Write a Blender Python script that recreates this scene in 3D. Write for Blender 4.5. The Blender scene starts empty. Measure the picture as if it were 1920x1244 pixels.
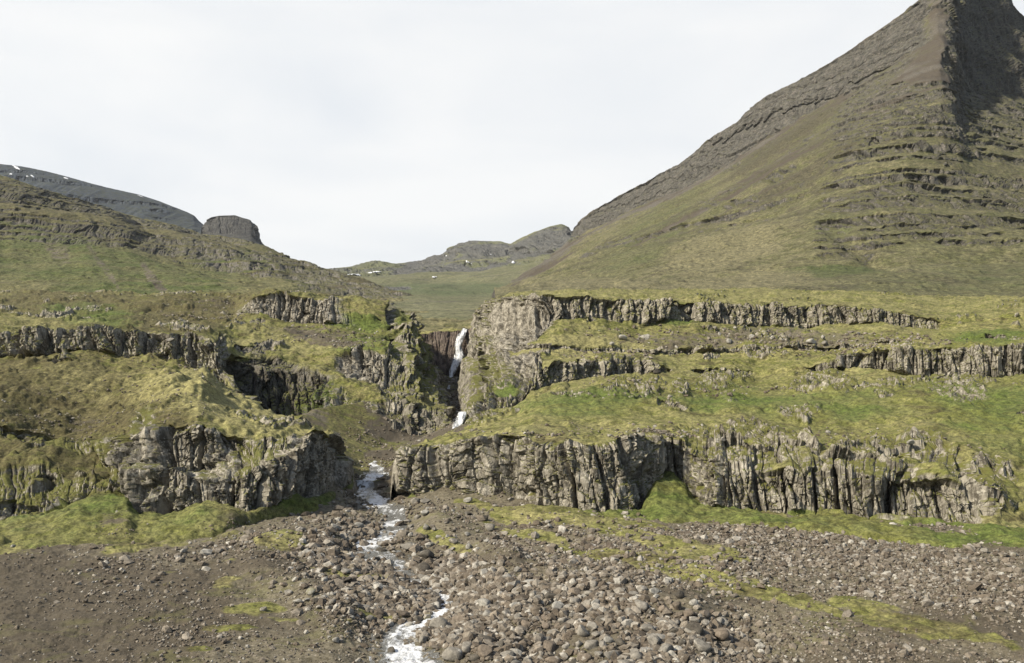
import bpy, bmesh, math, random
import numpy as np
from mathutils import Vector, Euler, Matrix

# ------------------------------------------------------------------ camera, sky, sun
scene = bpy.context.scene
CAMZ = 14.5                      # the viewpoint stands on a rise above the stony valley floor
FPX = 1707.0; HORIZON = 760.0
PITCH = math.atan((HORIZON - 622.0) / FPX)
cam_data = bpy.data.cameras.new("camera")
cam_data.sensor_width = 36.0; cam_data.lens = 36.0 * FPX / 1920.0
cam_data.clip_start = 0.5; cam_data.clip_end = 9000
cam = bpy.data.objects.new("camera", cam_data)
scene.collection.objects.link(cam)
cam.location = (0, 0, CAMZ); cam.rotation_euler = (math.pi / 2 + PITCH, 0, 0)
scene.camera = cam
scene.view_settings.view_transform = 'Standard'; scene.view_settings.look = 'None'
scene.view_settings.gamma = 1.0; scene.view_settings.use_curve_mapping = False
scene.view_settings.exposure = 0.95

SUN_DIR = Vector((-0.68, -0.40, 0.62)).normalized()     # towards the sun
sd = bpy.data.lights.new("sun", 'SUN'); sd.energy = 4.7; sd.angle = math.radians(3.0); sd.color = (1.0, 0.92, 0.77)
so = bpy.data.objects.new("sun", sd); scene.collection.objects.link(so)
so.rotation_euler = SUN_DIR.to_track_quat('Z', 'Y').to_euler()
so.location = (-100, -40, 300)

world = bpy.data.worlds.new("World"); scene.world = world; world.use_nodes = True
nt = world.node_tree; nt.nodes.clear()
wo = nt.nodes.new('ShaderNodeOutputWorld'); bg = nt.nodes.new('ShaderNodeBackground'); bg2 = nt.nodes.new('ShaderNodeBackground')
sky = nt.nodes.new('ShaderNodeTexSky'); sky.sky_type = 'NISHITA'; sky.sun_disc = False
sky.sun_elevation = math.asin(SUN_DIR.z); sky.sun_rotation = math.atan2(SUN_DIR.x, SUN_DIR.y)
sky.air_density = 1.0; sky.dust_density = 1.5
bg.inputs['Strength'].default_value = 0.1
nt.links.new(sky.outputs[0], bg.inputs['Color'])
tc = nt.nodes.new('ShaderNodeTexCoord'); mp = nt.nodes.new('ShaderNodeMapping'); mp.inputs['Scale'].default_value = (1.0, 1.0, 3.2)
nt.links.new(tc.outputs['Generated'], mp.inputs['Vector'])
ns = nt.nodes.new('ShaderNodeTexNoise'); ns.inputs['Scale'].default_value = 2.3; ns.inputs['Detail'].default_value = 5; ns.inputs['Roughness'].default_value = 0.5; ns.inputs['Distortion'].default_value = 0.4
nt.links.new(mp.outputs[0], ns.inputs['Vector'])
cr = nt.nodes.new('ShaderNodeValToRGB')
cr.color_ramp.elements[0].position = 0.22; cr.color_ramp.elements[0].color = (0.39, 0.415, 0.445, 1)
cr.color_ramp.elements[1].position = 0.62; cr.color_ramp.elements[1].color = (0.51, 0.51, 0.505, 1)
nt.links.new(ns.outputs['Fac'], cr.inputs['Fac']); nt.links.new(cr.outputs[0], bg2.inputs['Color'])
mx = nt.nodes.new('ShaderNodeMixShader')
# the white cloud deck fills the sky up the valley; behind and overhead it breaks into blue
sx = nt.nodes.new('ShaderNodeSeparateXYZ'); nt.links.new(tc.outputs['Generated'], sx.inputs[0])
mr = nt.nodes.new('ShaderNodeMapRange'); mr.interpolation_type = 'SMOOTHSTEP'
mr.inputs['From Min'].default_value = 0.05; mr.inputs['From Max'].default_value = 0.75; mr.inputs['To Min'].default_value = 0.08; mr.inputs['To Max'].default_value = 0.95
nt.links.new(sx.outputs['Y'], mr.inputs['Value']); nt.links.new(mr.outputs[0], mx.inputs[0])
nt.links.new(bg.outputs[0], mx.inputs[1]); nt.links.new(bg2.outputs[0], mx.inputs[2]); nt.links.new(mx.outputs[0], wo.inputs[0])
bg2.inputs['Strength'].default_value = 1.0

# ------------------------------------------------------------------ noise in numpy
STEP = 1.7           # column spacing, in 1/1707 of the viewing distance
def hsh(ix, iy, iz, seed=0):
    h = (ix.astype(np.int64) * 374761393 + iy.astype(np.int64) * 668265263 + iz.astype(np.int64) * 2147483647 + seed * 1274126177) & 0xffffffff
    h = ((h ^ (h >> 13)) * 1274126177) & 0xffffffff
    h = ((h ^ (h >> 16)) * 2246822519) & 0xffffffff
    h ^= h >> 15
    return (h & 0xffffff).astype(np.float32) / 16777216.0
def vn(x, y, z, seed=0):
    x = np.asarray(x, np.float32); y = np.asarray(y, np.float32) + 0 * x; z = np.asarray(z, np.float32) + 0 * x
    fx = np.floor(x); fy = np.floor(y); fz = np.floor(z)
    ix = fx.astype(np.int64); iy = fy.astype(np.int64); iz = fz.astype(np.int64)
    u = x - fx; v = y - fy; w = z - fz
    u = u * u * (3 - 2 * u); v = v * v * (3 - 2 * v); w = w * w * (3 - 2 * w)
    def H(a, b, c): return hsh(ix + a, iy + b, iz + c, seed)
    x00 = H(0,0,0) * (1-u) + H(1,0,0) * u; x10 = H(0,1,0) * (1-u) + H(1,1,0) * u
    x01 = H(0,0,1) * (1-u) + H(1,0,1) * u; x11 = H(0,1,1) * (1-u) + H(1,1,1) * u
    return ((x00 * (1-v) + x10 * v) * (1-w) + (x01 * (1-v) + x11 * v) * w) * 2 - 1
def fbm(x, y, z, oct=4, seed=0, gain=0.5):
    a = 1.0; s = 0; t = 0
    for o in range(oct):
        s = s + a * vn(x, y, z, seed + o * 17); t += a; a *= gain
        x = x * 2.03 + 5.1; y = y * 2.03 + 1.7; z = z * 2.03 + 9.2
    return s / t
def worley(x, y, seed=0):
    """2-D cells: distance to nearest, second nearest, and a random number per cell"""
    fx = np.floor(x); fy = np.floor(y)
    f1 = np.full(x.shape, 9.0, np.float32); f2 = f1.copy(); cid = np.zeros(x.shape, np.float32)
    zz = np.zeros(x.shape, np.int64)
    for a in (-1, 0, 1):
        for b in (-1, 0, 1):
            cx = (fx + a).astype(np.int64); cy = (fy + b).astype(np.int64)
            px = cx + hsh(cx, cy, zz, seed); py = cy + hsh(cx, cy, zz, seed + 1)
            d = np.hypot(px - x, py - y); r = hsh(cx, cy, zz, seed + 2)
            n1 = d < f1
            f2 = np.where(n1, f1, np.minimum(f2, d)); cid = np.where(n1, r, cid); f1 = np.where(n1, d, f1)
    return f1, f2, cid
def sst(a, b, x):
    t = np.clip((x - a) / (b - a), 0, 1); return t * t * (3 - 2 * t)

# ------------------------------------------------------------------ survey: bearings and slopes to positions
cP, sP = math.cos(PITCH), math.sin(PITCH)
def ray(px, py):
    u = (px - 960.0) / FPX; v = (622.0 - py) / FPX
    Y = cP - v * sP
    return u / Y, (sP + v * cP) / Y                     # X/Y, (Z-CAMZ)/Y
def project(P):
    X = P[..., 0]; Y = P[..., 1]; Z = P[..., 2] - CAMZ
    d = Y * cP + Z * sP
    return 960 + FPX * X / d, 622 - FPX * (Z * cP - Y * sP) / d
GT = np.array([(20,-15),(30,-14.6),(49,-13.9),(65,-13),(76,-12.5),(98,-11.5),(105,-10.8),(123,-9.2),(150,-6.4),(175,-3.6),(190,-2.2),(215,1.2),(235,4),(255,7.5),(262,8.4),(300,9)], float)
def zg(D): return np.interp(D, GT[:, 0], GT[:, 1])
_gd = np.linspace(20, 262, 2000); _gs = zg(_gd) / _gd
def gD(px, py):
    return float(np.interp(ray(px, py)[1], _gs, _gd))

class Curve:
    """a line on the land: knots (px, py) sighted at distance D; py may be ('z', height)"""
    def __init__(s, pts, D, add=0.0):
        T = []; S = []; DD = []
        for px, py in pts:
            if isinstance(py, tuple):
                t, _ = ray(px, HORIZON); d = gD(px, 895 if px < 705 else 905) if D == 'g' else (D if not isinstance(D, list) else np.interp(px, [k[0] for k in D], [k[1] for k in D]))
                sl = py[1] / (d + add)
            else:
                t, sl = ray(px, py)
                d = gD(px, py) if D == 'g' else (D if not isinstance(D, list) else np.interp(px, [k[0] for k in D], [k[1] for k in D]))
            T.append(t); S.append(sl); DD.append(d + add)
        o = np.argsort(T); s.T = np.array(T)[o]; s.S = np.array(S)[o]; s.D = np.array(DD)[o]
    def at(s, t): return np.interp(t, s.T, s.S), np.interp(t, s.T, s.D)
    def moved(s, dD, dz):
        c = Curve.__new__(Curve); c.T = s.T; c.D = s.D + dD; c.S = (s.S * s.D + dz) / c.D; return c

def gnormals(P):
    du = np.empty_like(P); dv = np.empty_like(P)
    du[:, 1:-1] = P[:, 2:] - P[:, :-2]; du[:, 0] = P[:, 1] - P[:, 0]; du[:, -1] = P[:, -1] - P[:, -2]
    dv[1:-1] = P[2:] - P[:-2]; dv[0] = P[1] - P[0]; dv[-1] = P[-1] - P[-2]
    n = np.cross(du, dv); l = np.linalg.norm(n, axis=2, keepdims=True)
    return n / np.maximum(l, 1e-6)
def blur(a, k, ax):
    if k < 1: return a
    c = np.cumsum(np.concatenate([np.repeat(np.take(a, [0], ax), k + 1, ax), a, np.repeat(np.take(a, [-1], ax), k, ax)], ax), axis=ax)
    n = a.shape[ax]; w = 2 * k + 1
    return (np.take(c, range(w, w + n), ax) - np.take(c, range(0, n), ax)) / w

class Sheet:
    def __init__(s, name, px0, px1, curves, rows, step=STEP):
        s.name = name
        t0, t1 = ray(px0, HORIZON)[0], ray(px1, HORIZON)[0]
        n = int((px1 - px0) / step) + 1
        t = np.linspace(t0, t1, n)
        Rz, RD, seg = [], [], []
        kd = int(26 / step); ks_ = max(1, int(2.5 / step))
        vals = []
        for c in curves:
            a, d = c.at(t)
            if len(d) > 4 * kd: d = blur(blur(d, kd, 0), kd, 0); a = blur(a, ks_, 0)
            vals.append((a, d))
        for k in range(len(curves) - 1):
            S0, D0 = vals[k]; S1, D1 = vals[k + 1]
            m = rows[k]
            for i in range(m + (1 if k == len(curves) - 2 else 0)):
                w = i / m
                D = D0 * (D1 / D0) ** w
                Rz.append(S0 * D0 * (1 - w) + S1 * D1 * w); RD.append(D); seg.append(k + w)
        D = np.array(RD); Z = np.array(Rz)
        s.P = np.stack([D * t[None, :], D, Z + CAMZ], axis=2)
        s.seg = np.repeat(np.array(seg)[:, None], n, 1)
        s.shape = D.shape
        z = np.zeros(s.shape, np.float32)
        s.rock, s.grav, s.lush, s.dry, s.wet, s.bare, s.brown = (z.copy() for _ in range(7))
        s.base = s.P.copy()
        s.px, s.py = project(s.P)
        x, y, z = (s.P[..., i] for i in range(3)); q = np.maximum(y, 40) / 100.0
        s.wx = fbm(x / (9 * q), y / (12 * q), z / (9 * q), 4, 71); s.wy = fbm(x / (9 * q), y / (12 * q), z / (9 * q), 4, 72)
        s.u = s.P[..., 0] * 0.95 + s.P[..., 1] * 0.25
    def columns(s, groups):
        """running length along each cliff, so that its columns stand upright"""
        for a, b, *lim in groups:
            r = int(np.argmin(np.abs(s.seg[:, 0] - a)))
            X, Y = blur(s.P[r, :, 0], 8, 0), blur(s.P[r, :, 1], 8, 0)
            d = np.concatenate([[0], np.cumsum(np.hypot(np.diff(X), np.diff(Y)))])
            d = d + X[0]
            m = (s.seg >= b[0]) & (s.seg <= b[1])
            if lim: m &= (s.px < lim[0])
            s.u = np.where(m, d[None, :], s.u)

def build_grid(name, P, mat, attrs=None, fmask=None, smooth=True):
    R, C = P.shape[:2]
    idx = np.arange(R * C, dtype=np.int64).reshape(R, C)
    q = np.stack([idx[:-1, :-1], idx[:-1, 1:], idx[1:, 1:], idx[1:, :-1]], axis=2).reshape(-1, 4)
    if fmask is not None: q = q[fmask.reshape(-1)]
    used, inv = np.unique(q, return_inverse=True); q = inv.reshape(-1, 4)
    V = P.reshape(-1, 3)[used]
    return build_mesh(name, V, q, mat, {k: a.reshape(-1)[used] for k, a in (attrs or {}).items()}, smooth)
def build_mesh(name, V, F, mat, attrs=None, smooth=True):
    me = bpy.data.meshes.new(name); n, k = F.shape
    me.vertices.add(len(V)); me.vertices.foreach_set('co', np.ascontiguousarray(V, np.float32).ravel())
    me.loops.add(n * k); me.loops.foreach_set('vertex_index', np.ascontiguousarray(F, np.int32).ravel())
    me.polygons.add(n); me.polygons.foreach_set('loop_start', np.arange(0, n * k, k, dtype=np.int32))
    me.polygons.foreach_set('loop_total', np.full(n, k, np.int32))
    sm = smooth if isinstance(smooth, np.ndarray) else np.full(n, bool(smooth))
    me.polygons.foreach_set('use_smooth', sm)
    me.update(calc_edges=True)
    for kk, a in (attrs or {}).items():
        at = me.attributes.new(kk, 'FLOAT', 'POINT'); at.data.foreach_set('value', np.ascontiguousarray(a, np.float32).ravel())
    me.materials.append(mat)
    o = bpy.data.objects.new(name, me); scene.collection.objects.link(o)
    return o
def tag(o, label=None, cat=None, group=None, kind=None):
    if label: o['label'] = label
    if cat: o['category'] = cat
    if group: o['group'] = group
    if kind: o['kind'] = kind
    return o

# ------------------------------------------------------------------ materials
def N(nt, typ, **kw):
    n = nt.nodes.new(typ)
    for k, v in kw.items():
        if k in n.inputs: n.inputs[k].default_value = v
        else: setattr(n, k, v)
    return n
def newmat(name):
    m = bpy.data.materials.new(name); m.use_nodes = True; m.node_tree.nodes.clear(); return m, m.node_tree
class G:
    """small helper for node graphs"""
    def __init__(s, nt): s.nt = nt; s.L = nt.links
    def attr(s, n): a = s.nt.nodes.new('ShaderNodeAttribute'); a.attribute_name = n; return a.outputs['Fac']
    def noise(s, vec, scale, detail=4, rough=0.55, dist=0.0, out='Fac'):
        n = s.nt.nodes.new('ShaderNodeTexNoise'); n.inputs['Scale'].default_value = scale; n.inputs['Detail'].default_value = detail
        n.inputs['Roughness'].default_value = rough; n.inputs['Distortion'].default_value = dist
        s.L.new(vec, n.inputs['Vector']); return n.outputs[out]
    def ramp(s, f, a, b, ca=0.0, cb=1.0):
        n = s.nt.nodes.new('ShaderNodeMapRange'); n.interpolation_type = 'SMOOTHSTEP'
        n.inputs['From Min'].default_value = a; n.inputs['From Max'].default_value = b
        n.inputs['To Min'].default_value = ca; n.inputs['To Max'].default_value = cb
        s.L.new(f, n.inputs['Value']); return n.outputs[0]
    def m(s, op, a, b=None, clamp=False):
        n = s.nt.nodes.new('ShaderNodeMath'); n.operation = op; n.use_clamp = clamp
        for i, v in enumerate((a, b)):
            if v is None: continue
            if isinstance(v, (int, float)): n.inputs[i].default_value = v
            else: s.L.new(v, n.inputs[i])
        return n.outputs[0]
    def mix(s, f, a, b):
        n = s.nt.nodes.new('ShaderNodeMix'); n.data_type = 'RGBA'
        def put(i, v):
            if isinstance(v, (int, float)): n.inputs[i].default_value = v
            elif isinstance(v, tuple): n.inputs[i].default_value = (*v, 1)
            else: s.L.new(v, n.inputs[i])
        put(0, f); put(6, a); put(7, b); return n.outputs[2]
    def mapping(s, vec, sc):
        n = s.nt.nodes.new('ShaderNodeMapping'); n.inputs['Scale'].default_value = sc; s.L.new(vec, n.inputs['Vector']); return n.outputs[0]

PAL = dict(
    dry=(0.170, 0.155, 0.066), moss=(0.088, 0.091, 0.024), lush=(0.064, 0.082, 0.019), heath=(0.052, 0.043, 0.020),
    rock=(0.205, 0.186, 0.148), rockd=(0.056, 0.049, 0.037), lichen=(0.34, 0.315, 0.26), moss2=(0.080, 0.074, 0.022),
    grav=(0.128, 0.112, 0.078), gravd=(0.054, 0.046, 0.029))
def land_material(name, k=1.0, pal=None, tint=None, bumpd=0.25, mosscut=(0.50, 0.80)):
    """k: size of the pattern, 1 = near ground"""
    p = dict(PAL); p.update(pal or {})
    m, nt = newmat(name); g = G(nt)
    out = nt.nodes.new('ShaderNodeOutputMaterial'); b = nt.nodes.new('ShaderNodeBsdfPrincipled')
    b.inputs['Roughness'].default_value = 0.9; b.inputs['Specular IOR Level'].default_value = 0.15
    geo = nt.nodes.new('ShaderNodeNewGeometry'); pos = geo.outputs['Position']
    sep = nt.nodes.new('ShaderNodeSeparateXYZ'); nt.links.new(geo.outputs['Normal'], sep.inputs[0]); nz = sep.outputs['Z']
    flat = g.mapping(pos, (1.0, 1.6, 2.5))
    nA = g.noise(flat, 0.055 / k, 5, 0.62, 0.6); nB = g.noise(flat, 0.35 / k, 5, 0.65, 0.5); nC = g.noise(pos, 1.9 / k, 4, 0.7)
    nD = g.noise(flat, 0.14 / k, 4, 0.6, 1.0)
    # grass and heath
    c = g.mix(g.ramp(g.m('ADD', g.m('MULTIPLY', nB, 0.6), g.m('MULTIPLY', nA, 0.4)), 0.40, 0.60), p['moss'], p['dry'])
    c = g.mix(g.m('MULTIPLY', g.ramp(nD, 0.52, 0.68), 0.75), c, p['heath'])
    c = g.mix(g.m('MULTIPLY', g.ramp(g.noise(flat, 0.8 / k, 4, 0.7), 0.55, 0.7), 0.5), c, p['heath'])
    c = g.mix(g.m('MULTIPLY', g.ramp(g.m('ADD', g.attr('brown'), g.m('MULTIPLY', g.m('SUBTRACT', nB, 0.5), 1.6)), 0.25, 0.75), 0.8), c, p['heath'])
    lu = g.m('ADD', g.attr('lush'), g.m('ADD', g.m('MULTIPLY', g.m('SUBTRACT', nA, 0.5), 1.5), g.m('MULTIPLY', g.m('SUBTRACT', nB, 0.5), 0.9)))
    c = g.mix(g.ramp(lu, 0.25, 0.75), c, p['lush'])
    c = g.mix(g.ramp(g.m('ADD', g.attr('dry'), g.m('MULTIPLY', g.m('SUBTRACT', nB, 0.5), 1.2)), 0.4, 0.9), c, p['dry'])
    var = g.ramp(g.m('ADD', g.m('MULTIPLY', nC, 0.55), g.m('MULTIPLY', g.noise(flat, 1.1 / k, 5, 0.75), 0.45)), 0.34, 0.66, 0.42, 1.5)
    var = g.m('MULTIPLY', var, g.ramp(g.noise(pos, 6.5 / k, 3, 0.7), 0.32, 0.68, 0.72, 1.28))
    mul = nt.nodes.new('ShaderNodeVectorMath'); mul.operation = 'SCALE'; nt.links.new(c, mul.inputs[0]); nt.links.new(var, mul.inputs['Scale'])
    grass = mul.outputs[0]
    # gravel
    nG = g.noise(pos, 2.6 / k, 6, 0.75)
    gr = g.mix(g.ramp(nG, 0.32, 0.66), p['gravd'], p['grav'])
    gr = g.mix(g.ramp(g.noise(pos, 5.5 / k, 3, 0.8), 0.56, 0.72), gr, (0.25, 0.22, 0.18))
    gr = g.mix(g.m('MULTIPLY', g.ramp(g.m('ADD', nA, g.m('MULTIPLY', g.attr('brown'), 0.35)), 0.48, 0.66), 0.75), gr, (0.047, 0.038, 0.027))
    gr = g.mix(g.m('MULTIPLY', g.ramp(nD, 0.56, 0.66), 0.30), gr, p['moss'])
    gf = g.ramp(g.m('ADD', g.attr('grav'), g.m('MULTIPLY', g.m('SUBTRACT', nB, 0.5), 0.9)), 0.40, 0.60)
    soft = g.mix(gf, grass, gr)
    # rock
    st = g.mapping(pos, (1.0, 1.0, 0.22))
    nR = g.noise(st, 0.9 / k, 6, 0.72, 0.4); nR2 = g.noise(pos, 3.1 / k, 5, 0.7)
    rk = g.mix(g.ramp(nR, 0.40, 0.62), p['rockd'], p['rock'])
    rk = g.mix(g.m('MULTIPLY', g.ramp(g.m('ADD', g.m('MULTIPLY', nR2, 0.6), g.m('MULTIPLY', nB, 0.4)), 0.50, 0.62), 0.8), rk, p['lichen'])
    wt = nt.nodes.new('ShaderNodeVectorMath'); wt.operation = 'SCALE'; nt.links.new(rk, wt.inputs[0]); nt.links.new(g.ramp(g.attr('wet'), 0, 1, 1.0, 0.42), wt.inputs['Scale'])  # darkens rock: wet by the water, painted-in shade on some slopes
    rk = wt.outputs[0]
    mo = g.m('ADD', nz, g.m('MULTIPLY', g.m('SUBTRACT', g.noise(pos, 0.75 / k, 5, 0.7), 0.5), 1.5))
    mo = g.m('SUBTRACT', mo, g.attr('bare'))
    mo = g.ramp(mo, mosscut[0], mosscut[1])
    mc = g.mix(g.ramp(nC, 0.35, 0.65), p['moss2'], p['moss']); mc = g.mix(g.ramp(lu, 0.3, 0.9), mc, p['lush'])
    rk = g.mix(mo, rk, mc)
    rf = g.ramp(g.m('ADD', g.attr('rock'), g.m('MULTIPLY', g.m('SUBTRACT', nB, 0.5), 0.5)), 0.30, 0.55)
    col = g.mix(rf, soft, rk)
    if tint is not None: col = g.mix(tint[3], col, tint[:3])
    nt.links.new(col, b.inputs['Base Color'])
    bp = nt.nodes.new('ShaderNodeBump'); bp.inputs['Strength'].default_value = 0.9; bp.inputs['Distance'].default_value = bumpd * k
    h = g.m('ADD', g.noise(pos, 1.2 / k, 8, 0.72), g.m('MULTIPLY', g.noise(flat, 0.5 / k, 4, 0.6), 0.8))
    nt.links.new(h, bp.inputs['Height']); nt.links.new(bp.outputs[0], b.inputs['Normal'])
    nt.links.new(b.outputs[0], out.inputs[0])
    return m

def stone_material(name, use_attr):
    m, nt = newmat(name); g = G(nt)
    out = nt.nodes.new('ShaderNodeOutputMaterial'); b = nt.nodes.new('ShaderNodeBsdfPrincipled')
    b.inputs['Roughness'].default_value = 0.85; b.inputs['Specular IOR Level'].default_value = 0.2
    geo = nt.nodes.new('ShaderNodeNewGeometry'); pos = geo.outputs['Position']
    if use_attr: rnd = g.attr('tint')
    else: oi = nt.nodes.new('ShaderNodeObjectInfo'); rnd = oi.outputs['Random']
    cr = nt.nodes.new('ShaderNodeValToRGB'); e = cr.color_ramp.elements
    e[0].position = 0.0; e[0].color = (0.085, 0.068, 0.050, 1); e[1].position = 1.0; e[1].color = (0.34, 0.32, 0.275, 1)
    for q, cc in ((0.25, (0.130, 0.106, 0.078, 1)), (0.5, (0.160, 0.140, 0.112, 1)), (0.72, (0.185, 0.155, 0.118, 1)), (0.9, (0.245, 0.225, 0.19, 1))):
        x = e.new(q); x.color = cc
    nt.links.new(rnd, cr.inputs[0]); basecol = cr.outputs[0] if use_attr else oi.outputs['Color']
    n1 = g.noise(pos, 2.2, 6, 0.7); n2 = g.noise(pos, 9.0, 4, 0.7)
    sc = g.m('MULTIPLY', g.ramp(n1, 0.3, 0.7, 0.48, 1.0), g.ramp(n2, 0.3, 0.7, 0.8, 1.2))
    mul = nt.nodes.new('ShaderNodeVectorMath'); mul.operation = 'SCALE'; nt.links.new(basecol, mul.inputs[0]); nt.links.new(sc, mul.inputs['Scale'])
    col = g.mix(g.m('MULTIPLY', g.ramp(g.noise(pos, 1.1, 5, 0.7), 0.60, 0.68), 0.8), mul.outputs[0], (0.36, 0.34, 0.30))
    col2 = g.mix(g.m('MULTIPLY', g.ramp(g.noise(pos, 0.35, 5, 0.7), 0.62, 0.7), 0.6), col, (0.11, 0.105, 0.035))
    nt.links.new(col2, b.inputs['Base Color'])
    bp = nt.nodes.new('ShaderNodeBump'); bp.inputs['Strength'].default_value = 0.7; bp.inputs['Distance'].default_value = 0.06
    nt.links.new(g.noise(pos, 6.0, 6, 0.7), bp.inputs['Height']); nt.links.new(bp.outputs[0], b.inputs['Normal'])
    nt.links.new(b.outputs[0], out.inputs[0]); return m

def water_material(name, falling=False):
    m, nt = newmat(name); g = G(nt)
    out = nt.nodes.new('ShaderNodeOutputMaterial'); b = nt.nodes.new('ShaderNodeBsdfPrincipled')
    geo = nt.nodes.new('ShaderNodeNewGeometry'); pos = geo.outputs['Position']
    vec = g.mapping(pos, (1.0, 1.0, 0.16)) if falling else g.mapping(pos, (1.0, 0.6, 1.0))
    f = g.m('ADD', g.attr('foam'), g.m('MULTIPLY', g.m('SUBTRACT', g.noise(vec, 2.2 if falling else 1.5, 7, 0.78, 0.6), 0.5), 3.2))
    fr = g.ramp(f, 0.25, 0.85)
    c = g.mix(fr, (0.17, 0.17, 0.165) if falling else (0.085, 0.082, 0.070), (0.50, 0.51, 0.52))
    nt.links.new(c, b.inputs['Base Color'])
    nt.links.new(g.ramp(fr, 0, 1, 0.12, 0.7), b.inputs['Roughness'])
    bp = nt.nodes.new('ShaderNodeBump'); bp.inputs['Strength'].default_value = 0.9; bp.inputs['Distance'].default_value = 0.2
    nt.links.new(g.noise(vec, 3.0, 6, 0.7), bp.inputs['Height']); nt.links.new(bp.outputs[0], b.inputs['Normal'])
    if falling:
        tr = nt.nodes.new('ShaderNodeBsdfTransparent'); mxx = nt.nodes.new('ShaderNodeMixShader')
        nt.links.new(g.ramp(f, 0.05, 0.45), mxx.inputs[0]); nt.links.new(tr.outputs[0], mxx.inputs[1]); nt.links.new(b.outputs[0], mxx.inputs[2])
        nt.links.new(mxx.outputs[0], out.inputs[0])
    else: nt.links.new(b.outputs[0], out.inputs[0])
    return m
def snow_material():
    m, nt = newmat('snow'); out = nt.nodes.new('ShaderNodeOutputMaterial'); b = nt.nodes.new('ShaderNodeBsdfPrincipled')
    b.inputs['Base Color'].default_value = (0.50, 0.51, 0.53, 1); b.inputs['Roughness'].default_value = 0.7
    g = G(nt); geo = nt.nodes.new('ShaderNodeNewGeometry'); bp = nt.nodes.new('ShaderNodeBump'); bp.inputs['Distance'].default_value = 1.0
    nt.links.new(g.noise(geo.outputs['Position'], 0.2, 4), bp.inputs['Height']); nt.links.new(bp.outputs[0], b.inputs['Normal'])
    nt.links.new(b.outputs[0], out.inputs[0]); return m

# ------------------------------------------------------------------ displacement
def cliff_shape(P, nrm, amt, k=1.0, seed=0, lean=0.0, u=None, brk=1.0, zs=1.0):
    """pushes rock outward in blocky, upright columns with broken tops"""
    x, y, z = (P[..., i] / k for i in range(3))
    if u is None: u = x * 0.95 + y * 0.25
    else: u = u / k
    u = u + fbm(x / 9, y / 9, z / 20, 3, seed + 5) * 0.9 + lean * z
    z2 = (z + fbm(x / 5, y / 5, z / 7, 3, seed + 6) * 1.5) * zs
    d = np.zeros(x.shape, np.float32); top = d.copy()
    for w, h, a, gq in ((8.5, 60.0, 3.2, 1.1), (3.1, 22.0, 1.7, 1.25), (1.25, 6.0, 0.62, 0.50), (0.5, 1.8, 0.22, 0.2)):
        f1, f2, c = worley(u / w + vn(x / 3, y / 3, z / 5, seed) * 0.2, z2 / h, seed + int(w * 10))
        edge = sst(0.0, 0.22, f2 - f1)
        d += a * (c - 0.5) + gq * (edge - 1.0)
        if w < 5: top += (c - 0.5) * w * 0.30
    # horizontal breaks that carry moss
    br = fbm(u / 3.0, z * 0, z2 / 1.1, 4, seed + 20)
    d += 0.45 * np.round(br * 3) / 3 * 1.6 * brk
    d += 0.8 * np.clip(-nrm[..., 1] * 1.6 - 0.5, 0, 1) - 0.4 * np.abs(nrm[..., 0]) + 0.9 * fbm(x / 6, y / 6, z / 6, 5, seed + 9) + 0.35 * fbm(x / 1.3, y / 1.3, z / 1.3, 4, seed + 12)
    h = nrm.copy(); h[..., 2] *= 0.15
    h /= np.maximum(np.linalg.norm(h, axis=-1, keepdims=True), 1e-5)
    o = h * (d * amt * k)[..., None]
    o[..., 2] += top * amt * k
    return o

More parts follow.
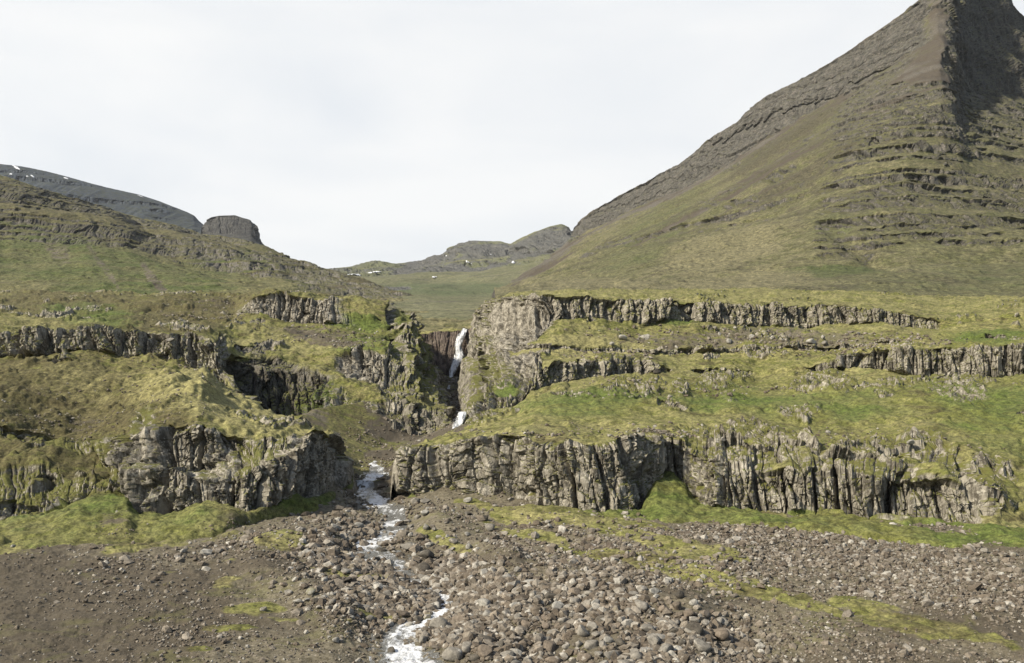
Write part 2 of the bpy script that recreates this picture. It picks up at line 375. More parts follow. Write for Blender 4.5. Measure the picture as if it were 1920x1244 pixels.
def relief(S, cliff=1.0, k=1.0, seed=0, lumps=1.0, rock_lo=0.62, rock_hi=0.86, macro=1.0, lean=0.0, outcrop=0.0):
    """natural shape of a sheet: rock where it is steep, lumpy turf elsewhere"""
    P = S.P
    n0 = gnormals(P)
    nz = blur(blur(n0[..., 2], 3, 0), 3, 1)
    rk = (1 - sst(rock_lo, rock_hi, nz)) * (1 - getattr(S, 'norock', 0.0))
    S.rock = np.maximum(S.rock, rk)
    x, y, z = P[..., 0] / k, P[..., 1] / k, P[..., 2] / k
    if outcrop > 0:
        oc = fbm(x / 6, y / 9, z / 3, 5, seed + 60) + 0.25 * vn(x / 30, y / 30, z / 30, seed + 61)
        oc = sst(0.34 - outcrop, 0.50 - outcrop, oc)
        oc = oc * (1 - getattr(S, 'norock', 0.0)); S.outc = oc; S.rock = np.maximum(S.rock, 0.75 * oc)
    nn = blur(blur(n0, 6, 0), 6, 1); nn /= np.maximum(np.linalg.norm(nn, axis=-1, keepdims=True), 1e-5)
    hor = np.sqrt(np.clip(1 - nn[..., 2] ** 2, 0, 1))
    amt = sst(0.15, 0.8, S.rock) * cliff * np.clip(hor * 1.6, getattr(S, 'minamt', 0.15), 1.0) * getattr(S, 'damp', 1.0)
    calm = getattr(S, 'calm', 1.0); amt = amt * calm
    disp = cliff_shape(P, nn, amt, k, seed, lean, S.u, getattr(S, 'brk', 1.0), getattr(S, 'zs', 1.0))
    turf = (1 - 0.7 * sst(0.3, 0.8, S.rock)) * lumps * k
    up = fbm(x / 14, y / 18, z / 14, 3, seed + 30) * 1.5 * turf * macro
    up += fbm(x / 5, y / 8, z / 6, 4, seed + 31) * 0.8 * turf * macro
    up += np.abs(fbm(x / 1.8, y / 3.0, z / 2.0, 4, seed + 37)) * 0.75 * turf
    up += (sst(0.10, 0.35, fbm(x / 4, y / 6, z / 2, 4, seed + 41))) * 0.6 * turf
    if outcrop > 0: up += S.outc * (1 - rk) * (0.5 + 1.0 * np.abs(fbm(x / 1.2, y / 1.2, z / 1.2, 4, seed + 62))) * k
    if hasattr(S, 'norock'): up -= S.norock * up * 0.45
    if hasattr(S, 'norock'): up += S.norock * (0.7 * fbm(x / 3.5, y / 3.5, z / 2.5, 5, seed + 71) + 0.25 * fbm(x / 0.9, y / 0.9, z / 0.9, 3, seed + 72))
    P = P + disp; P[..., 2] += up * calm
    P[..., 2] += S.rock * calm * fbm(x / 2.2, y / 2.2, z * 0 + 3, 4, seed + 50) * 0.6 * cliff * k
    S.P = P

def seg_dist(px, py, line):
    """distance in sighting units from points to a polyline, and position along it"""
    best = np.full(px.shape, 1e9, np.float32); wid = np.zeros(px.shape, np.float32)
    for (x0, y0, w0), (x1, y1, w1) in zip(line[:-1], line[1:]):
        dx, dy = x1 - x0, (y1 - y0)
        t = np.clip(((px - x0) * dx + (py - y0) * dy) / (dx * dx + dy * dy + 1e-9), 0, 1)
        d = np.hypot((px - x0 - t * dx), (py - y0 - t * dy))
        w = w0 + (w1 - w0) * t
        q = d - w < best - wid
        best = np.where(q, d, best); wid = np.where(q, w, wid)
    return best, wid
def blob(S, cx, cy, rx, ry, rot=0.0, soft=0.5):
    c, s_ = math.cos(math.radians(rot)), math.sin(math.radians(rot))
    dx, dy = S.px - cx, S.py - cy
    if hasattr(S, 'wx'): w_ = 0.9 * min(rx, ry) + 5; dx = dx + S.wx * w_ * 1.6; dy = dy + S.wy * w_
    a = (dx * c + dy * s_) / rx; b = (-dx * s_ + dy * c) / ry
    return 1 - sst(1 - soft, 1 + soft, np.hypot(a, b))
def strata(S, P0, period, strength, mask, seed=0, wob=0.4, riser=0.35, phase=0.0):
    """stepped lava layers: treads and short steep risers"""
    P = S.P; x, y, z = P[..., 0], P[..., 1], P[..., 2]
    L = period * 8
    ph = z / period + wob * fbm(x / L, y / L, z / L, 3, seed) + 0.25 * vn(x / period, y / period, z / (period * 3), seed + 3) * wob + phase
    fl = np.floor(ph); f = ph - fl
    g_ = np.where(f < 1 - riser, f * 0.45 / (1 - riser), 0.45 + (f - 1 + riser) / riser * 0.55)
    lv = hsh(fl.astype(np.int64), fl.astype(np.int64) * 0, fl.astype(np.int64) * 0, seed)
    on = sst(0.12, 0.38, lv + 0.40 * fbm(x / (period * 4), y / (period * 4), z / (period * 4), 3, seed + 8))
    st = strength * mask * on
    P[..., 2] += (g_ - f) * period * st
    r = sst(1 - riser - 0.05, 1 - riser + 0.1, f) * (1 - sst(0.93, 1.0, f))
    S.rock = np.maximum(S.rock, r * sst(0.2, 0.6, st))
    return r * st
ATTR = lambda S: dict(bare=S.bare, brown=S.brown, rock=S.rock, grav=S.grav, lush=S.lush, dry=S.dry, wet=S.wet)
def smooth_flags(S, fm=None):
    r = (S.rock[:-1, :-1] + S.rock[1:, 1:]) * 0.5
    f = (r < 0.35).reshape(-1)
    return f if fm is None else f[fm.reshape(-1)]
def emit(S, name, mat, label, rng=None, cat=None, exclude=None):
    sg = (S.seg[:-1, :-1] + S.seg[1:, :-1]) * 0.5
    fm = np.ones(sg.shape, bool)
    if rng is not None:
        fm = np.zeros(sg.shape, bool)
        for a, b in rng: fm |= (sg >= a) & (sg < b)
    if exclude is not None:
        for a, b in exclude: fm &= ~((sg >= a) & (sg < b))
    o = build_grid(name, S.P, mat, ATTR(S), fm, smooth_flags(S, fm))
    return tag(o, label, cat, None, 'structure')

def z_(v): return ('z', v)
WIDE0, WIDE1 = -300, 2230

# ================================================================== VALLEY FLOOR with the stream bed
def make_ground():
    pys = np.concatenate([np.arange(1500, 1260, -4.0), np.arange(1260, 880, -1.15)])
    Ds = np.array([gD(960, p) for p in pys]); Ds = Ds[Ds > 21]; Ds = np.concatenate([[21], Ds, np.linspace(Ds[-1], 262, 190)[1:]])
    c = [Curve([(WIDE0, z_(zg(d))), (WIDE1, z_(zg(d)))], d) for d in Ds]
    S = Sheet('ground', WIDE0, WIDE1, c, [1] * (len(c) - 1), 1.5)
    return S
STREAM = [
    [(815,1262,26),(800,1240,24),(765,1205,28),(730,1180,20),(750,1165,22),(788,1150,20),(832,1130,20),(838,1108,18),(825,1090,13),(790,1078,11),(765,1062,16),(745,1043,17),(722,1022,12),(700,1015,14),(690,1022,17),(672,1012,10),(700,1003,10),(722,990,16),(745,968,19),(742,952,18),(724,940,13),(700,922,14),(683,912,15),(690,900,9),(706,884,15),(700,872,9)],
    [(690,1262,5),(705,1235,6),(690,1200,4),(720,1182,4)],
    [(945,1182,3),(925,1172,5),(906,1155,4),(885,1135,3)],
    [(1002,1255,3),(996,1215,5),(985,1190,3)],
    [(1045,1250,3),(1035,1215,4),(1030,1195,3)],
    [(815,1033,4),(808,1027,6),(800,1020,3)],
    [(872,1058,3),(866,1050,5),(858,1042,3)],
    [(1490,1236,4),(1440,1215,5),(1380,1208,3)],
]
GORGE_C = [(100,704),(123,702),(140,712),(155,760),(170,848),(178,862),(190,850),(205,842),(216,840),(235,848),(262,852)]
S = GR = make_ground()
px, py = S.px, S.py
x, y = S.P[..., 0], S.P[..., 1]
# distance to water, in metres
dm = np.full(px.shape, 99.0); wat = np.zeros(px.shape); foam = np.zeros(px.shape)
jit = fbm(x / 2.5, y / 2.5, x * 0, 3, 77) * 6
for i, L in enumerate(STREAM):
    d, w = seg_dist(px, py * 1.0, L)
    dd = (d - w + jit * (1 if i == 0 else 0.5)) * y / FPX
    dm = np.minimum(dm, dd + (0 if i == 0 else 0.6))
    wat = np.maximum(wat, 1 - sst(0.0, 0.5, dd))
xc = np.interp(y, [k[0] for k in GORGE_C], [(k[1] - 960) / FPX * k[0] for k in GORGE_C])
dx = np.abs(x - xc)
ing = sst(100, 118, y)
bed = np.clip(-dm / 0.6, 0, 1)
zz = S.P[..., 2]
zz += ing * np.minimum(0.42 * np.maximum(dx - 2.0, 0), 8.0)
zz -= ing * sst(14, 22, dx) * 8
zz += (y < 118) * (-0.75 + 0.75 * sst(0.0, 3.0, dm))
BANKS = [([(850,950,0),(930,962,0),(1050,985,0),(1150,1010,0),(1280,1038,0),(1400,1062,0)], 0.45, 3.5),
         ([(430,1020,0),(520,1010,0),(600,1006,0),(650,985,0)], 0.9, 2.5),
         ([(480,1060,0),(560,1100,0),(620,1135,0),(650,1165,0)], 0.8, 2.5),
         ([(900,1080,0),(1000,1090,0),(1150,1110,0),(1300,1150,0)], 0.9, 3.0),
         ([(760,945,0),(800,965,0),(870,1010,0),(960,1060,0)], 0.7, 2.0),
         ([(1000,975,0),(1200,1010,0),(1500,1045,0),(1900,1075,0)], 0.35, 4.0)]
for L, h, w in BANKS:
    d, _ = seg_dist(px, py, L); dmm = d * y / FPX * 2.0
    zz += h * np.exp(-(dmm / w) ** 2) * (0.7 + 0.6 * vn(x / 5, y / 5, x * 0, 4))
zb = zz.copy()
rub = fbm(x / 1.1, y / 1.1, x * 0, 4, 3)
f1, f2, cc = worley(x / 0.55 + 0.3 * vn(x, y, x * 0, 8), y / 0.55, 60)
inw = sst(-0.2, 1.6, dm)
zz += (0.15 + 0.85 * inw) * (0.35 * fbm(x / 6, y / 6, x * 0, 4, 1) + 0.20 * rub) + 0.10 * (cc - 0.3) * sst(0.0, 0.25, f2 - f1) * (vn(x / 4, y / 4, x * 0, 9) > -0.3)
zz -= 0.30 * bed
S.P[..., 2] = zz
S.grav[:] = 1.0
def patch(lst, amp=1.0, seed=0):
    m = np.zeros(px.shape)
    for a in lst: m = np.maximum(m, blob(S, *a))
    n = fbm(x / 3.0, y / 5.0, x * 0, 4, 90 + seed) * 0.9
    return np.clip(m * amp + n * (m > 0.02), 0, 1)
gp = patch([(905,960,60,9,8),(960,975,80,14,12),(1080,992,110,20,14),(1230,1030,150,17,14),(1360,1052,60,12,8),(830,1015,45,8,25),(1000,1010,90,8,15),(1150,985,120,10,8)], 1.0)
gp = np.maximum(gp, patch([(525,1028,52,13,-4)], 1.3, 1))
gp = np.maximum(gp, patch([(1240,1070,90,12,8),(1400,1105,160,14,12),(1560,1135,140,16,8),(1750,1185,220,16,10),(1150,1055,90,9,10),(1650,1160,160,12,10)], 0.85, 2))
gp = np.maximum(gp, patch([(400,1055,35,7),(330,1075,45,6),(350,1043,40,4),(430,1100,45,10),(300,1120,40,5),(520,1160,40,5),(420,1180,50,6),(650,1068,70,9),(720,1140,60,5),(350,1220,80,8),(480,1140,60,10)], 0.55, 3))
gp = np.maximum(gp, patch([(1480,955,300,30,4),(100,1030,250,14,-3)], 0.5, 4))
GRASSP = gp
S.grav = 1 - gp
S.P[..., 2] += gp * 0.18 * (1 + fbm(x / 0.8, y / 1.2, x * 0, 3, 5))
S.lush = 0.15 + 0.3 * vn(x / 6, y / 6, x * 0, 40)
S.dry = 0.25 * blob(S, 1100, 990, 260, 40, 10)
S.wet = (1 - sst(0.0, 1.2, dm))
S.brown = (y > 118) * 0.5 + blob(S, 40, 1160, 330, 110, 0) + 0.4 * blob(S, 1800, 1220, 300, 60, 0)
# gorge floor: rubble and turf
tal = ing * sst(3, 6, dx)
S.lush = np.where(y > 120, 0.2, S.lush); S.grav = np.where((y > 118), 0.62 + 0.3 * vn(x / 5, y / 5, x * 0, 44) - 0.5 * blob(S, 655, 830, 30, 45, 20) - 0.35 * blob(S, 790, 795, 60, 20), S.grav)
M_NEAR = land_material('valley_floor', 1.0, bumpd=0.12)
fm = (y[:-1, :-1] < 118) | ((px[:-1, :-1] > 560) & (px[:-1, :-1] < 960))
ground = build_grid('ground', S.P, M_NEAR, ATTR(S), fm, smooth_flags(S, fm))
tag(ground, 'stony brown gravel valley floor with mossy patches on both sides of the stream', None, None, 'structure')

# water follows the bed
M_WATER = water_material('white_water')
wz = zb - 0.02 + 0.10 * fbm(x / 0.9, y / 1.3, x * 0, 4, 61) + 0.05 * vn(x / 0.3, y / 0.3, x * 0, 62)
W = S.P.copy(); W[..., 2] = wz
foam = 0.50 + 0.8 * fbm(x / 1.6, y / 2.6, x * 0, 3, 63) - 0.35 * sst(-0.5, 0.4, dm)
wm = (dm < 0.5) & (y < 135)
wm = wm[:-1, :-1] | wm[1:, 1:]
stream = build_grid('water', W, M_WATER, dict(foam=foam), wm, True)
tag(stream, 'foaming white mountain stream tumbling between boulders', None, None, 'structure')
dmG = dm

# ================================================================== LEFT NOSE: lower left crags, turf slope, left ledge
nb = [(-170,92),(0,92),(150,97),(240,100),(300,94),(460,93),(560,100),(610,103),(650,112),(664,118),(690,124)]
tail = [(676, z_(-16)), (700, z_(-16))]
cN = [
    Curve([(-170,1052),(0,1037),(200,1026),(430,1005),(480,980),(560,964),(640,947),(662,917),(668,897)] + tail, 'g').moved(-1.0, -1.6),
    Curve([(-170,1050),(0,1037),(200,1027),(430,1006),(480,980),(560,962),(640,945),(662,915),(668,895)] + tail, 'g'),
    Curve([(-170,990),(0,985),(60,975),(150,938),(240,930),(262,960),(300,970),(330,968),(380,950),(430,955),(462,968),(520,950),(560,930),(610,933),(650,912),(664,890)] + tail, nb),
    Curve([(-170,930),(0,930),(100,915),(150,900),(240,908),(262,895),(300,880),(330,890),(380,912),(430,900),(480,872),(520,864),(550,852),(590,818),(620,832),(645,856),(664,885)] + tail, [(px_, d_ + (5.5 if px_ < 200 else 1.2)) for px_, d_ in nb]),
    Curve([(-170,875),(0,868),(100,850),(150,858),(200,872),(250,882),(300,874),(330,884),(380,884),(430,848),(480,842),(550,836),(590,813),(620,828),(645,854),(664,884)] + tail, [(px_, d_ + (13.0 if px_ < 200 else 7.0 if px_ < 500 else 4.2)) for px_, d_ in nb]),
    Curve([(-170,805),(0,800),(100,830),(170,832),(270,828),(300,806),(370,797),(420,812),(500,824),(550,826),(590,805),(620,821),(645,848),(664,882)] + tail, [(px_, d_ + (19.0 if px_ < 200 else 9.5 if px_ < 500 else 5.8)) for px_, d_ in nb]),
    Curve([(-170,672),(0,670),(60,668),(160,665),(230,672),(320,682),(380,697),(420,733),(434,743),(500,768),(560,792),(600,805),(625,823),(648,850),(665,882)] + tail,
          [(-170,150),(0,150),(300,150),(420,145),(500,132),(560,122),(600,116),(664,128),(700,130)]),
    Curve([(-170,622),(0,625),(60,620),(180,617),(300,627),(340,632),(402,638),(416,664),(428,706),(437,745),(500,769),(560,793),(600,806),(625,824),(648,851),(665,883)] + tail,
          [(-170,153),(0,153),(300,153),(402,151),(425,149),(500,134),(560,124),(600,118),(664,129),(700,131)]),
    Curve([(-170,z_(9)),(400,z_(7)),(430,z_(-3)),(500,z_(-6)),(600,z_(-9))] + [(664,z_(-12))] + tail,
          [(-170,162),(400,160),(500,142),(600,126),(664,134),(700,136)]),
]
S = NS = Sheet('nose', WIDE0, 700, cN, [6, 60, 110, 20, 95, 150, 60, 20])
S.columns([(2.0, (1.7, 5.3)), (6.0, (5.7, 7.3))])
S.rock = np.maximum(S.rock, 0.55 * ((S.seg > 2) & (S.seg < 5)) * sst(-0.2, 0.3, fbm(S.P[..., 0] / 7, S.P[..., 1] / 7, S.P[..., 2] / 3, 4, 120) + 2 * sst(180, 300, S.px)))
S.norock = 1.0 * (S.seg < 1.97) * (S.px < 630)
S.P[..., 2] += 0.7 * np.sin(np.pi * np.clip(S.seg - 1, 0, 1)) * (1 - sst(560, 630, S.px))
S.minamt = 0.15 + 0.2 * blob(S, 640, 870, 50, 60); S.damp = 1 - 0.55 * sst(590, 640, S.px); S.calm = np.where(S.seg < 5.5, 1 - sst(648, 664, S.px), 1.0)
relief(S, 1.0, 1.0, 100, outcrop=0.03)
S.bare = 0.05 - 0.1 * blob(S, 60, 880, 250, 90) + 0.25 * blob(S, 350, 870, 110, 70) + 0.35 * blob(S, 600, 880, 60, 70)
S.brown = 0.35 + 0.4 * blob(S, 150, 740, 260, 70) + 0.35 * blob(S, 110, 870, 240, 80)  # last term paints the shade of the lower left crags as browner heath
x, y, z = (S.base[..., i] for i in range(3))
S.lush = np.clip(0.05 + 0.30 * (S.seg < 2.0) + 0.2 * blob(S, 120, 920, 220, 70) + 0.3 * blob(S, 560, 900, 90, 60), 0, 1)
S.dry = np.clip(0.8 * blob(S, 480, 770, 200, 60, 22) + 0.55 * blob(S, 250, 730, 260, 50, 5), 0, 1) * (S.seg > 5)
S.grav = 0.5 * np.maximum(blob(S, 215, 985, 35, 14), blob(S, 430, 985, 40, 8)) + 0.5 * blob(S, 480, 850, 70, 25) * (S.seg > 3) + .45 * blob(S, 150, 800, 60, 20)
S.wet = 0.35 * blob(S, 100, 900, 200, 80)  # shade over the lower left crags, painted as darker rock
M_LAND = land_material('terrace_land', 1.0)
LEFT_SEG = [(2, 3), (4, 5), (6, 7)]
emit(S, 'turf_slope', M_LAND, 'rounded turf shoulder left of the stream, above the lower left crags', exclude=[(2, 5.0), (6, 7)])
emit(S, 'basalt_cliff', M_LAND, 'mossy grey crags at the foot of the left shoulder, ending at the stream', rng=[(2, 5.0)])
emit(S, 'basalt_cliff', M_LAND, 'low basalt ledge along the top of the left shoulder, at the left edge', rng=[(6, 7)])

# ================================================================== MIDDLE LEFT: dark gorge wall, second wall, upper cliff
tm = [(853, z_(-14)), (870, z_(-14))]
cM = [
    Curve([(-170,z_(4)),(412,z_(3)),(428,z_(-10)),(560,z_(-10)),(640,z_(-9)),(700,z_(-8)),(845,z_(-8))] + tm, [(-170,150),(412,150),(432,168),(560,161),(640,156),(700,158),(740,154),(845,160)]),
    Curve([(-170,640),(0,640),(300,645),(410,662),(428,z_(-6)),(560,z_(-6)),(640,825),(700,792),(720,795),(740,800),(820,812),(845,800)] + tm, [(-170,157),(412,157),(432,172),(560,165),(640,160),(700,163),(740,158),(845,165)]),
    Curve([(-170,637),(0,637),(300,641),(410,655),(424,677),(500,690),(560,697),(600,699),(640,712),(680,738),(720,748),(760,752),(800,767),(845,778)] + tm, [(-170,160),(412,160),(425,178),(500,180),(600,182),(640,176),(700,170),(845,170)]),
    Curve([(-170,634),(0,634),(300,638),(410,651),(424,674),(500,686),(560,691),(600,694),(640,703),(680,718),(720,726),(745,728),(775,735),(800,752),(838,767)] + tm, [(-170,162),(412,162),(425,186),(500,190),(600,195),(640,190),(700,182),(800,182),(838,180)]),
    Curve([(-170,632),(0,632),(300,636),(410,648),(424,666),(500,674),(560,676),(600,671),(640,664),(690,655),(730,650),(770,666),(800,698),(822,735),(838,763)] + tm, [(-170,164),(412,164),(425,188),(600,199),(690,196),(770,200),(838,190)]),
    Curve([(-170,600),(0,600),(150,598),(300,600),(440,604),(480,600),(540,606),(570,613),(640,612),(700,622),(740,642),(775,664),(805,696),(826,733),(840,762)] + tm, [(-170,220),(0,225),(470,235),(640,232),(740,228),(840,205)]),
    Curve([(-170,594),(0,594),(300,594),(440,596),(470,568),(500,562),(560,558),(650,568),(728,575),(745,592),(765,600),(790,618),(808,640),(825,680),(838,728),(845,760)] + tm, [(-170,226),(440,242),(480,240),(730,240),(790,250),(845,225)]),
    Curve([(-170,545),(0,548),(200,550),(360,548),(480,551),(560,554),(650,563),(728,572),(745,590),(765,599),(790,617),(808,639),(825,679),(838,727),(845,759)] + tm, [(-170,330),(0,330),(360,330),(480,300),(600,275),(730,256),(790,256),(845,230)]),
    Curve([(-170,z_(22)),(480,z_(22)),(600,z_(16)),(730,z_(8)),(790,z_(3)),(845,z_(-8))] + tm, [(-170,370),(480,330),(730,275),(845,240)]),
]
S = MS = Sheet('middle', WIDE0, 870, cM, [6, 110, 30, 60, 60, 75, 55, 8])
S.columns([(1.0, (0, 2.3)), (4.0, (2.7, 4.5)), (5.0, (4.5, 7.0)), (6.0, (2.3, 8))][:3])
S.rock = np.maximum(S.rock, 0.9 * np.clip(np.maximum.reduce([blob(S, 775, 690, 55, 75, 30, 0.3), blob(S, 700, 690, 70, 32, 0, 0.3), blob(S, 800, 640, 40, 50, 45, .3), blob(S, 760, 785, 110, 26, 8, 0.3), blob(S, 540, 750, 130, 60, 12, 0.3), blob(S, 830, 720, 22, 50, 0, .3)]), 0, 1))
strata(S, S.P, 9.0, 0.8, sst(0.3, 0.7, S.rock) * sst(690, 740, S.px), 270, 0.5, 0.6)
relief(S, 1.0, 1.15, 200, outcrop=0.045)
S.bare = 0.25 + 0.35 * blob(S, 640, 590, 130, 40) + 0.2 * blob(S, 700, 690, 80, 40) - 0.30 * blob(S, 780, 680, 60, 100) - 0.3 * blob(S, 600, 770, 90, 50)
S.brown = 0.35 + 0.4 * blob(S, 250, 580, 280, 40)
S.lush = np.clip(0.1 + 0.7 * blob(S, 600, 770, 60, 50) + 0.5 * blob(S, 170, 590, 90, 25) + 0.5 * blob(S, 660, 600, 150, 12) + 0.4 * blob(S, 700, 640, 100, 40), 0, 1)
S.dry = 0.7 * blob(S, 560, 650, 140, 16) + 0.6 * blob(S, 60, 608, 170, 14) + 0.4 * blob(S, 300, 640, 200, 16)
S.grav = 0.6 * blob(S, 620, 640, 90, 10, 4) + 0.5 * blob(S, 600, 622, 100, 8) + 0.45 * blob(S, 400, 570, 60, 12)
S.wet = np.clip(0.9 * blob(S, 520, 730, 110, 60, 12) + 0.5 * blob(S, 790, 790, 60, 25) + 0.3 * blob(S, 780, 690, 60, 60), 0, 1)  # first term paints the right-facing wall's shade; the others are gorge damp
emit(S, 'turf_slope', M_LAND, 'mossy terraces left of the gorge between the dark wall and the upper cliff', exclude=[(1, 2), (3, 4), (5, 6)])
emit(S, 'basalt_cliff', M_LAND, 'dark shaded gorge wall behind the left shoulder, running to the waterfall', rng=[(1, 2)])
emit(S, 'basalt_cliff', M_LAND, 'second basalt wall left of the gorge, below the pale scree terrace', rng=[(3, 4)])
emit(S, 'basalt_cliff', M_LAND, 'upper fluted basalt cliff left of the waterfall', rng=[(5, 6)])

# ================================================================== RIGHT: lower cliff, green slope, ledges, upper cliff, plateau
hd = [(700, z_(-17)), (728, z_(-17))]
hide = [(700, z_(-17)), (856, z_(-17))]
R_base = [(735,900),(742,925),(800,936),(880,938),(950,944),(1000,955),(1050,965),(1090,970),(1140,966),(1200,962),(1214,930),(1232,902),(1262,892),(1285,912),(1312,948),(1335,963),(1400,966),(1480,970),(1520,969),(1600,976),(1680,987),(1760,992),(1850,997),(1920,1003),(2090,1010)]
rbD = [(735,108),(880,106),(950,103),(1000,100),(1090,97),(1205,98),(1222,105),(1290,106),(1310,99),(1400,97),(1520,96),(1680,92),(1850,89),(1920,88),(2090,87)]
ridge = [(736,870),(745,852),(760,840),(800,826),(850,810),(868,806),(880,797)]
cR = [
    Curve(hd + [(735,905),(742,930),(800,943),(950,950),(1000,962),(1090,976),(1140,976),(1205,978),(1260,988),(1330,987),(1450,997),(1600,1012),(1750,1022),(1920,1030),(2090,1038)], 'g').moved(-1.0, -1.5),
    Curve(hd + [(735,903),(742,928),(800,941),(950,948),(1000,960),(1090,974),(1140,974),(1205,976),(1260,986),(1330,985),(1450,995),(1600,1010),(1750,1020),(1920,1028),(2090,1036)], 'g'),
    Curve(hd + R_base, rbD),
    # top of the main columns
    Curve(hd + [(736,872),(745,853),(760,840),(850,831),(930,826),(985,820),(1000,832),(1090,836),(1170,830),(1215,824),(1285,830),(1300,850),(1340,868),(1450,885),(1520,880),(1600,895),(1680,900),(1760,905),(1810,912),(1845,935),(1880,960),(1920,975),(2090,985)],
          [(735,110),(880,107.5),(1000,101.5),(1090,98.5),(1205,99.5),(1222,107),(1290,107.5),(1310,100.5),(1400,98.5),(1520,98),(1680,94.5),(1850,92),(2090,91)]),
    # craggy steps above
    Curve(hd + [(736,871),(745,851),(760,837),(850,827),(930,820),(985,813),(1090,824),(1170,820),(1240,818),(1290,818),(1330,812),(1450,820),(1520,825),(1600,835),(1700,838),(1800,835),(1840,848),(1870,862),(1920,872),(2090,880)],
          [(735,112),(880,110),(1000,104),(1205,104),(1290,114),(1400,108),(1520,108),(1700,106),(1850,104),(2090,103)]),
    Curve(hd + [(736,870.5),(745,850.5),(760,836.5),(850,820),(930,806),(1000,800),(1090,810),(1250,808),(1400,808),(1520,812),(1600,822),(1700,822),(1800,820),(1850,822),(1920,830),(2090,830)],
          [(735,114),(880,120),(1000,116),(1205,116),(1290,122),(1520,120),(1700,118),(1850,118),(2090,116)]),
    # far edge of the green slope: ridge over the gorge, then foot of the middle ledge
    Curve(hd + ridge + [(900,786),(970,766),(1000,745),(1050,720),(1110,712),(1150,708),(1250,701),(1280,701),(1310,706),(1420,709),(1450,703),(1520,702),(1580,700),(1640,699),(1700,705),(1760,709),(1850,710),(1920,704),(2090,700)],
          [(735,116),(800,128),(880,145),(970,150),(1000,156),(1100,170),(1400,185),(1520,180),(1700,172),(1920,165),(2090,160)]),
    Curve(hide + [(870,748),(878,722),(888,708),(900,702),(930,695),(1000,690),(1040,684),(1100,676),(1180,675),(1250,690),(1280,699),(1310,693),(1370,691),(1420,701),(1450,699),(1520,691),(1570,676),(1620,666),(1700,658),(1850,655),(1920,651),(2090,645)],
          [(700,150),(846,200),(868,205),(900,190),(1000,160),(1100,171.8),(1400,186),(1520,181.3),(1700,173.6),(1920,166.8),(2090,162)]),
    Curve(hide + [(865,742),(872,690),(890,675),(930,668),(1000,650),(1100,664),(1200,668),(1330,663),(1450,659),(1600,655),(1700,645),(1920,640),(2090,635)],
          [(700,160),(846,210),(870,232),(900,215),(1000,185),(1100,192),(1400,205),(1700,195),(2090,185)]),
    Curve(hide + [(865,741),(873,685),(890,655),(930,648),(1000,643),(1100,658),(1200,660),(1330,654),(1450,650),(1600,648),(1700,641),(1920,636),(2090,631)],
          [(700,162),(846,212),(870,234),(900,218),(1000,185.6),(1100,192.6),(1400,205.6),(1700,195.6),(2090,185.6)]),
    Curve(hide + [(865,740),(874,680),(888,640),(910,635),(960,628),(1000,613),(1030,605),(1100,599),(1160,603),(1210,608),(1255,598),(1290,600),(1340,605),(1420,611),(1500,616),(1550,612),(1620,612),(1660,608),(1700,617),(1760,620),(1790,612),(1850,603),(1920,603),(2090,600)],
          [(700,175),(846,215),(872,242),(900,240),(960,215),(1000,205),(1100,210),(1400,225),(1550,228),(1700,222),(2090,210)]),
    Curve(hide + [(866,739),(875,676),(884,632),(898,590),(912,575),(926,568),(960,562),(1000,560),(1100,560),(1200,562),(1250,565),(1320,570),(1400,573),(1500,572),(1560,577),(1650,583),(1700,590),(1760,600),(1790,602),(1850,594),(1920,587),(2090,580)],
          [(700,178),(846,218),(872,248),(900,252),(960,222),(1000,209),(1100,213),(1400,228),(1550,231),(1700,225),(2090,213)]),
    Curve(hide + [(866,739),(876,676),(886,634),(901,588),(915,573),(928,565),(960,556),(1000,552),(1100,548),(1250,545),(1400,545),(1600,549),(1800,558),(1920,560),(2090,555)],
          [(700,185),(846,225),(872,256),(900,262),(928,300),(1000,310),(1400,320),(1700,320),(2090,310)]),
    Curve(hide + [(862,z_(6)),(874,z_(8)),(901,z_(18)),(928,z_(26)),(1000,z_(30)),(1250,z_(32)),(2090,z_(30))],
          [(700,190),(846,230),(872,262),(900,272),(928,320),(1000,350),(1400,370),(2090,350)]),
]
S = RS = Sheet('right', 700, WIDE1, cR, [6, 60, 120, 65, 18, 120, 70, 60, 18, 55, 60, 50, 8])
# green gully and rock knobs
S.columns([(2.0, (1.7, 5.2)), (6.0, (5.7, 7.5)), (8.0, (7.6, 9.4)), (10.0, (9.5, 11.5)), (10.0, (5.6, 12.0), 1005)])
gw = np.maximum.reduce([blob(S, 905, 690, 50, 110, 0, 0.35), blob(S, 960, 600, 60, 40, 0, 0.3), blob(S, 975, 700, 35, 45, 20, 0.3), blob(S, 930, 765, 50, 25, -15, 0.3)]) * (S.seg > 5.97)
gw = gw * (1 - blob(S, 945, 728, 26, 18, 0, .3))
ck = blob(S, 1600, 900, 330, 75, 4, 0.25) * (S.seg > 2.0) * (S.seg < 4.9) * (0.45 + 0.9 * fbm(S.P[..., 0] / 4, S.P[..., 1] / 4, S.P[..., 2] / 2, 4, 309))
S.rock = np.maximum(S.rock, np.clip(np.maximum(gw * 0.95, ck * 1.2), 0, 0.9))
S.minamt = 0.15 + 1.0 * gw; S.damp = 1.0; S.brk = 1 - 0.7 * gw; S.u = np.where(S.px < 1005, S.u * 0.42, S.u)
S.norock = 1.0 * (S.seg < 1.97) * (S.px > 775)
S.P[..., 2] += 0.15 * np.sin(np.pi * np.clip(S.seg - 1, 0, 1)) * sst(780, 860, S.px)
strata(S, S.P, 10.0, 0.9, gw, 370, 0.5, 0.6)
S.zs = 1 - 0.75 * gw; S.calm = np.where(S.seg < 4.5, sst(738, 756, S.px), 1.0)
relief(S, 1.0, 1.0, 300, 0.82, lean=0.06, outcrop=0.055)
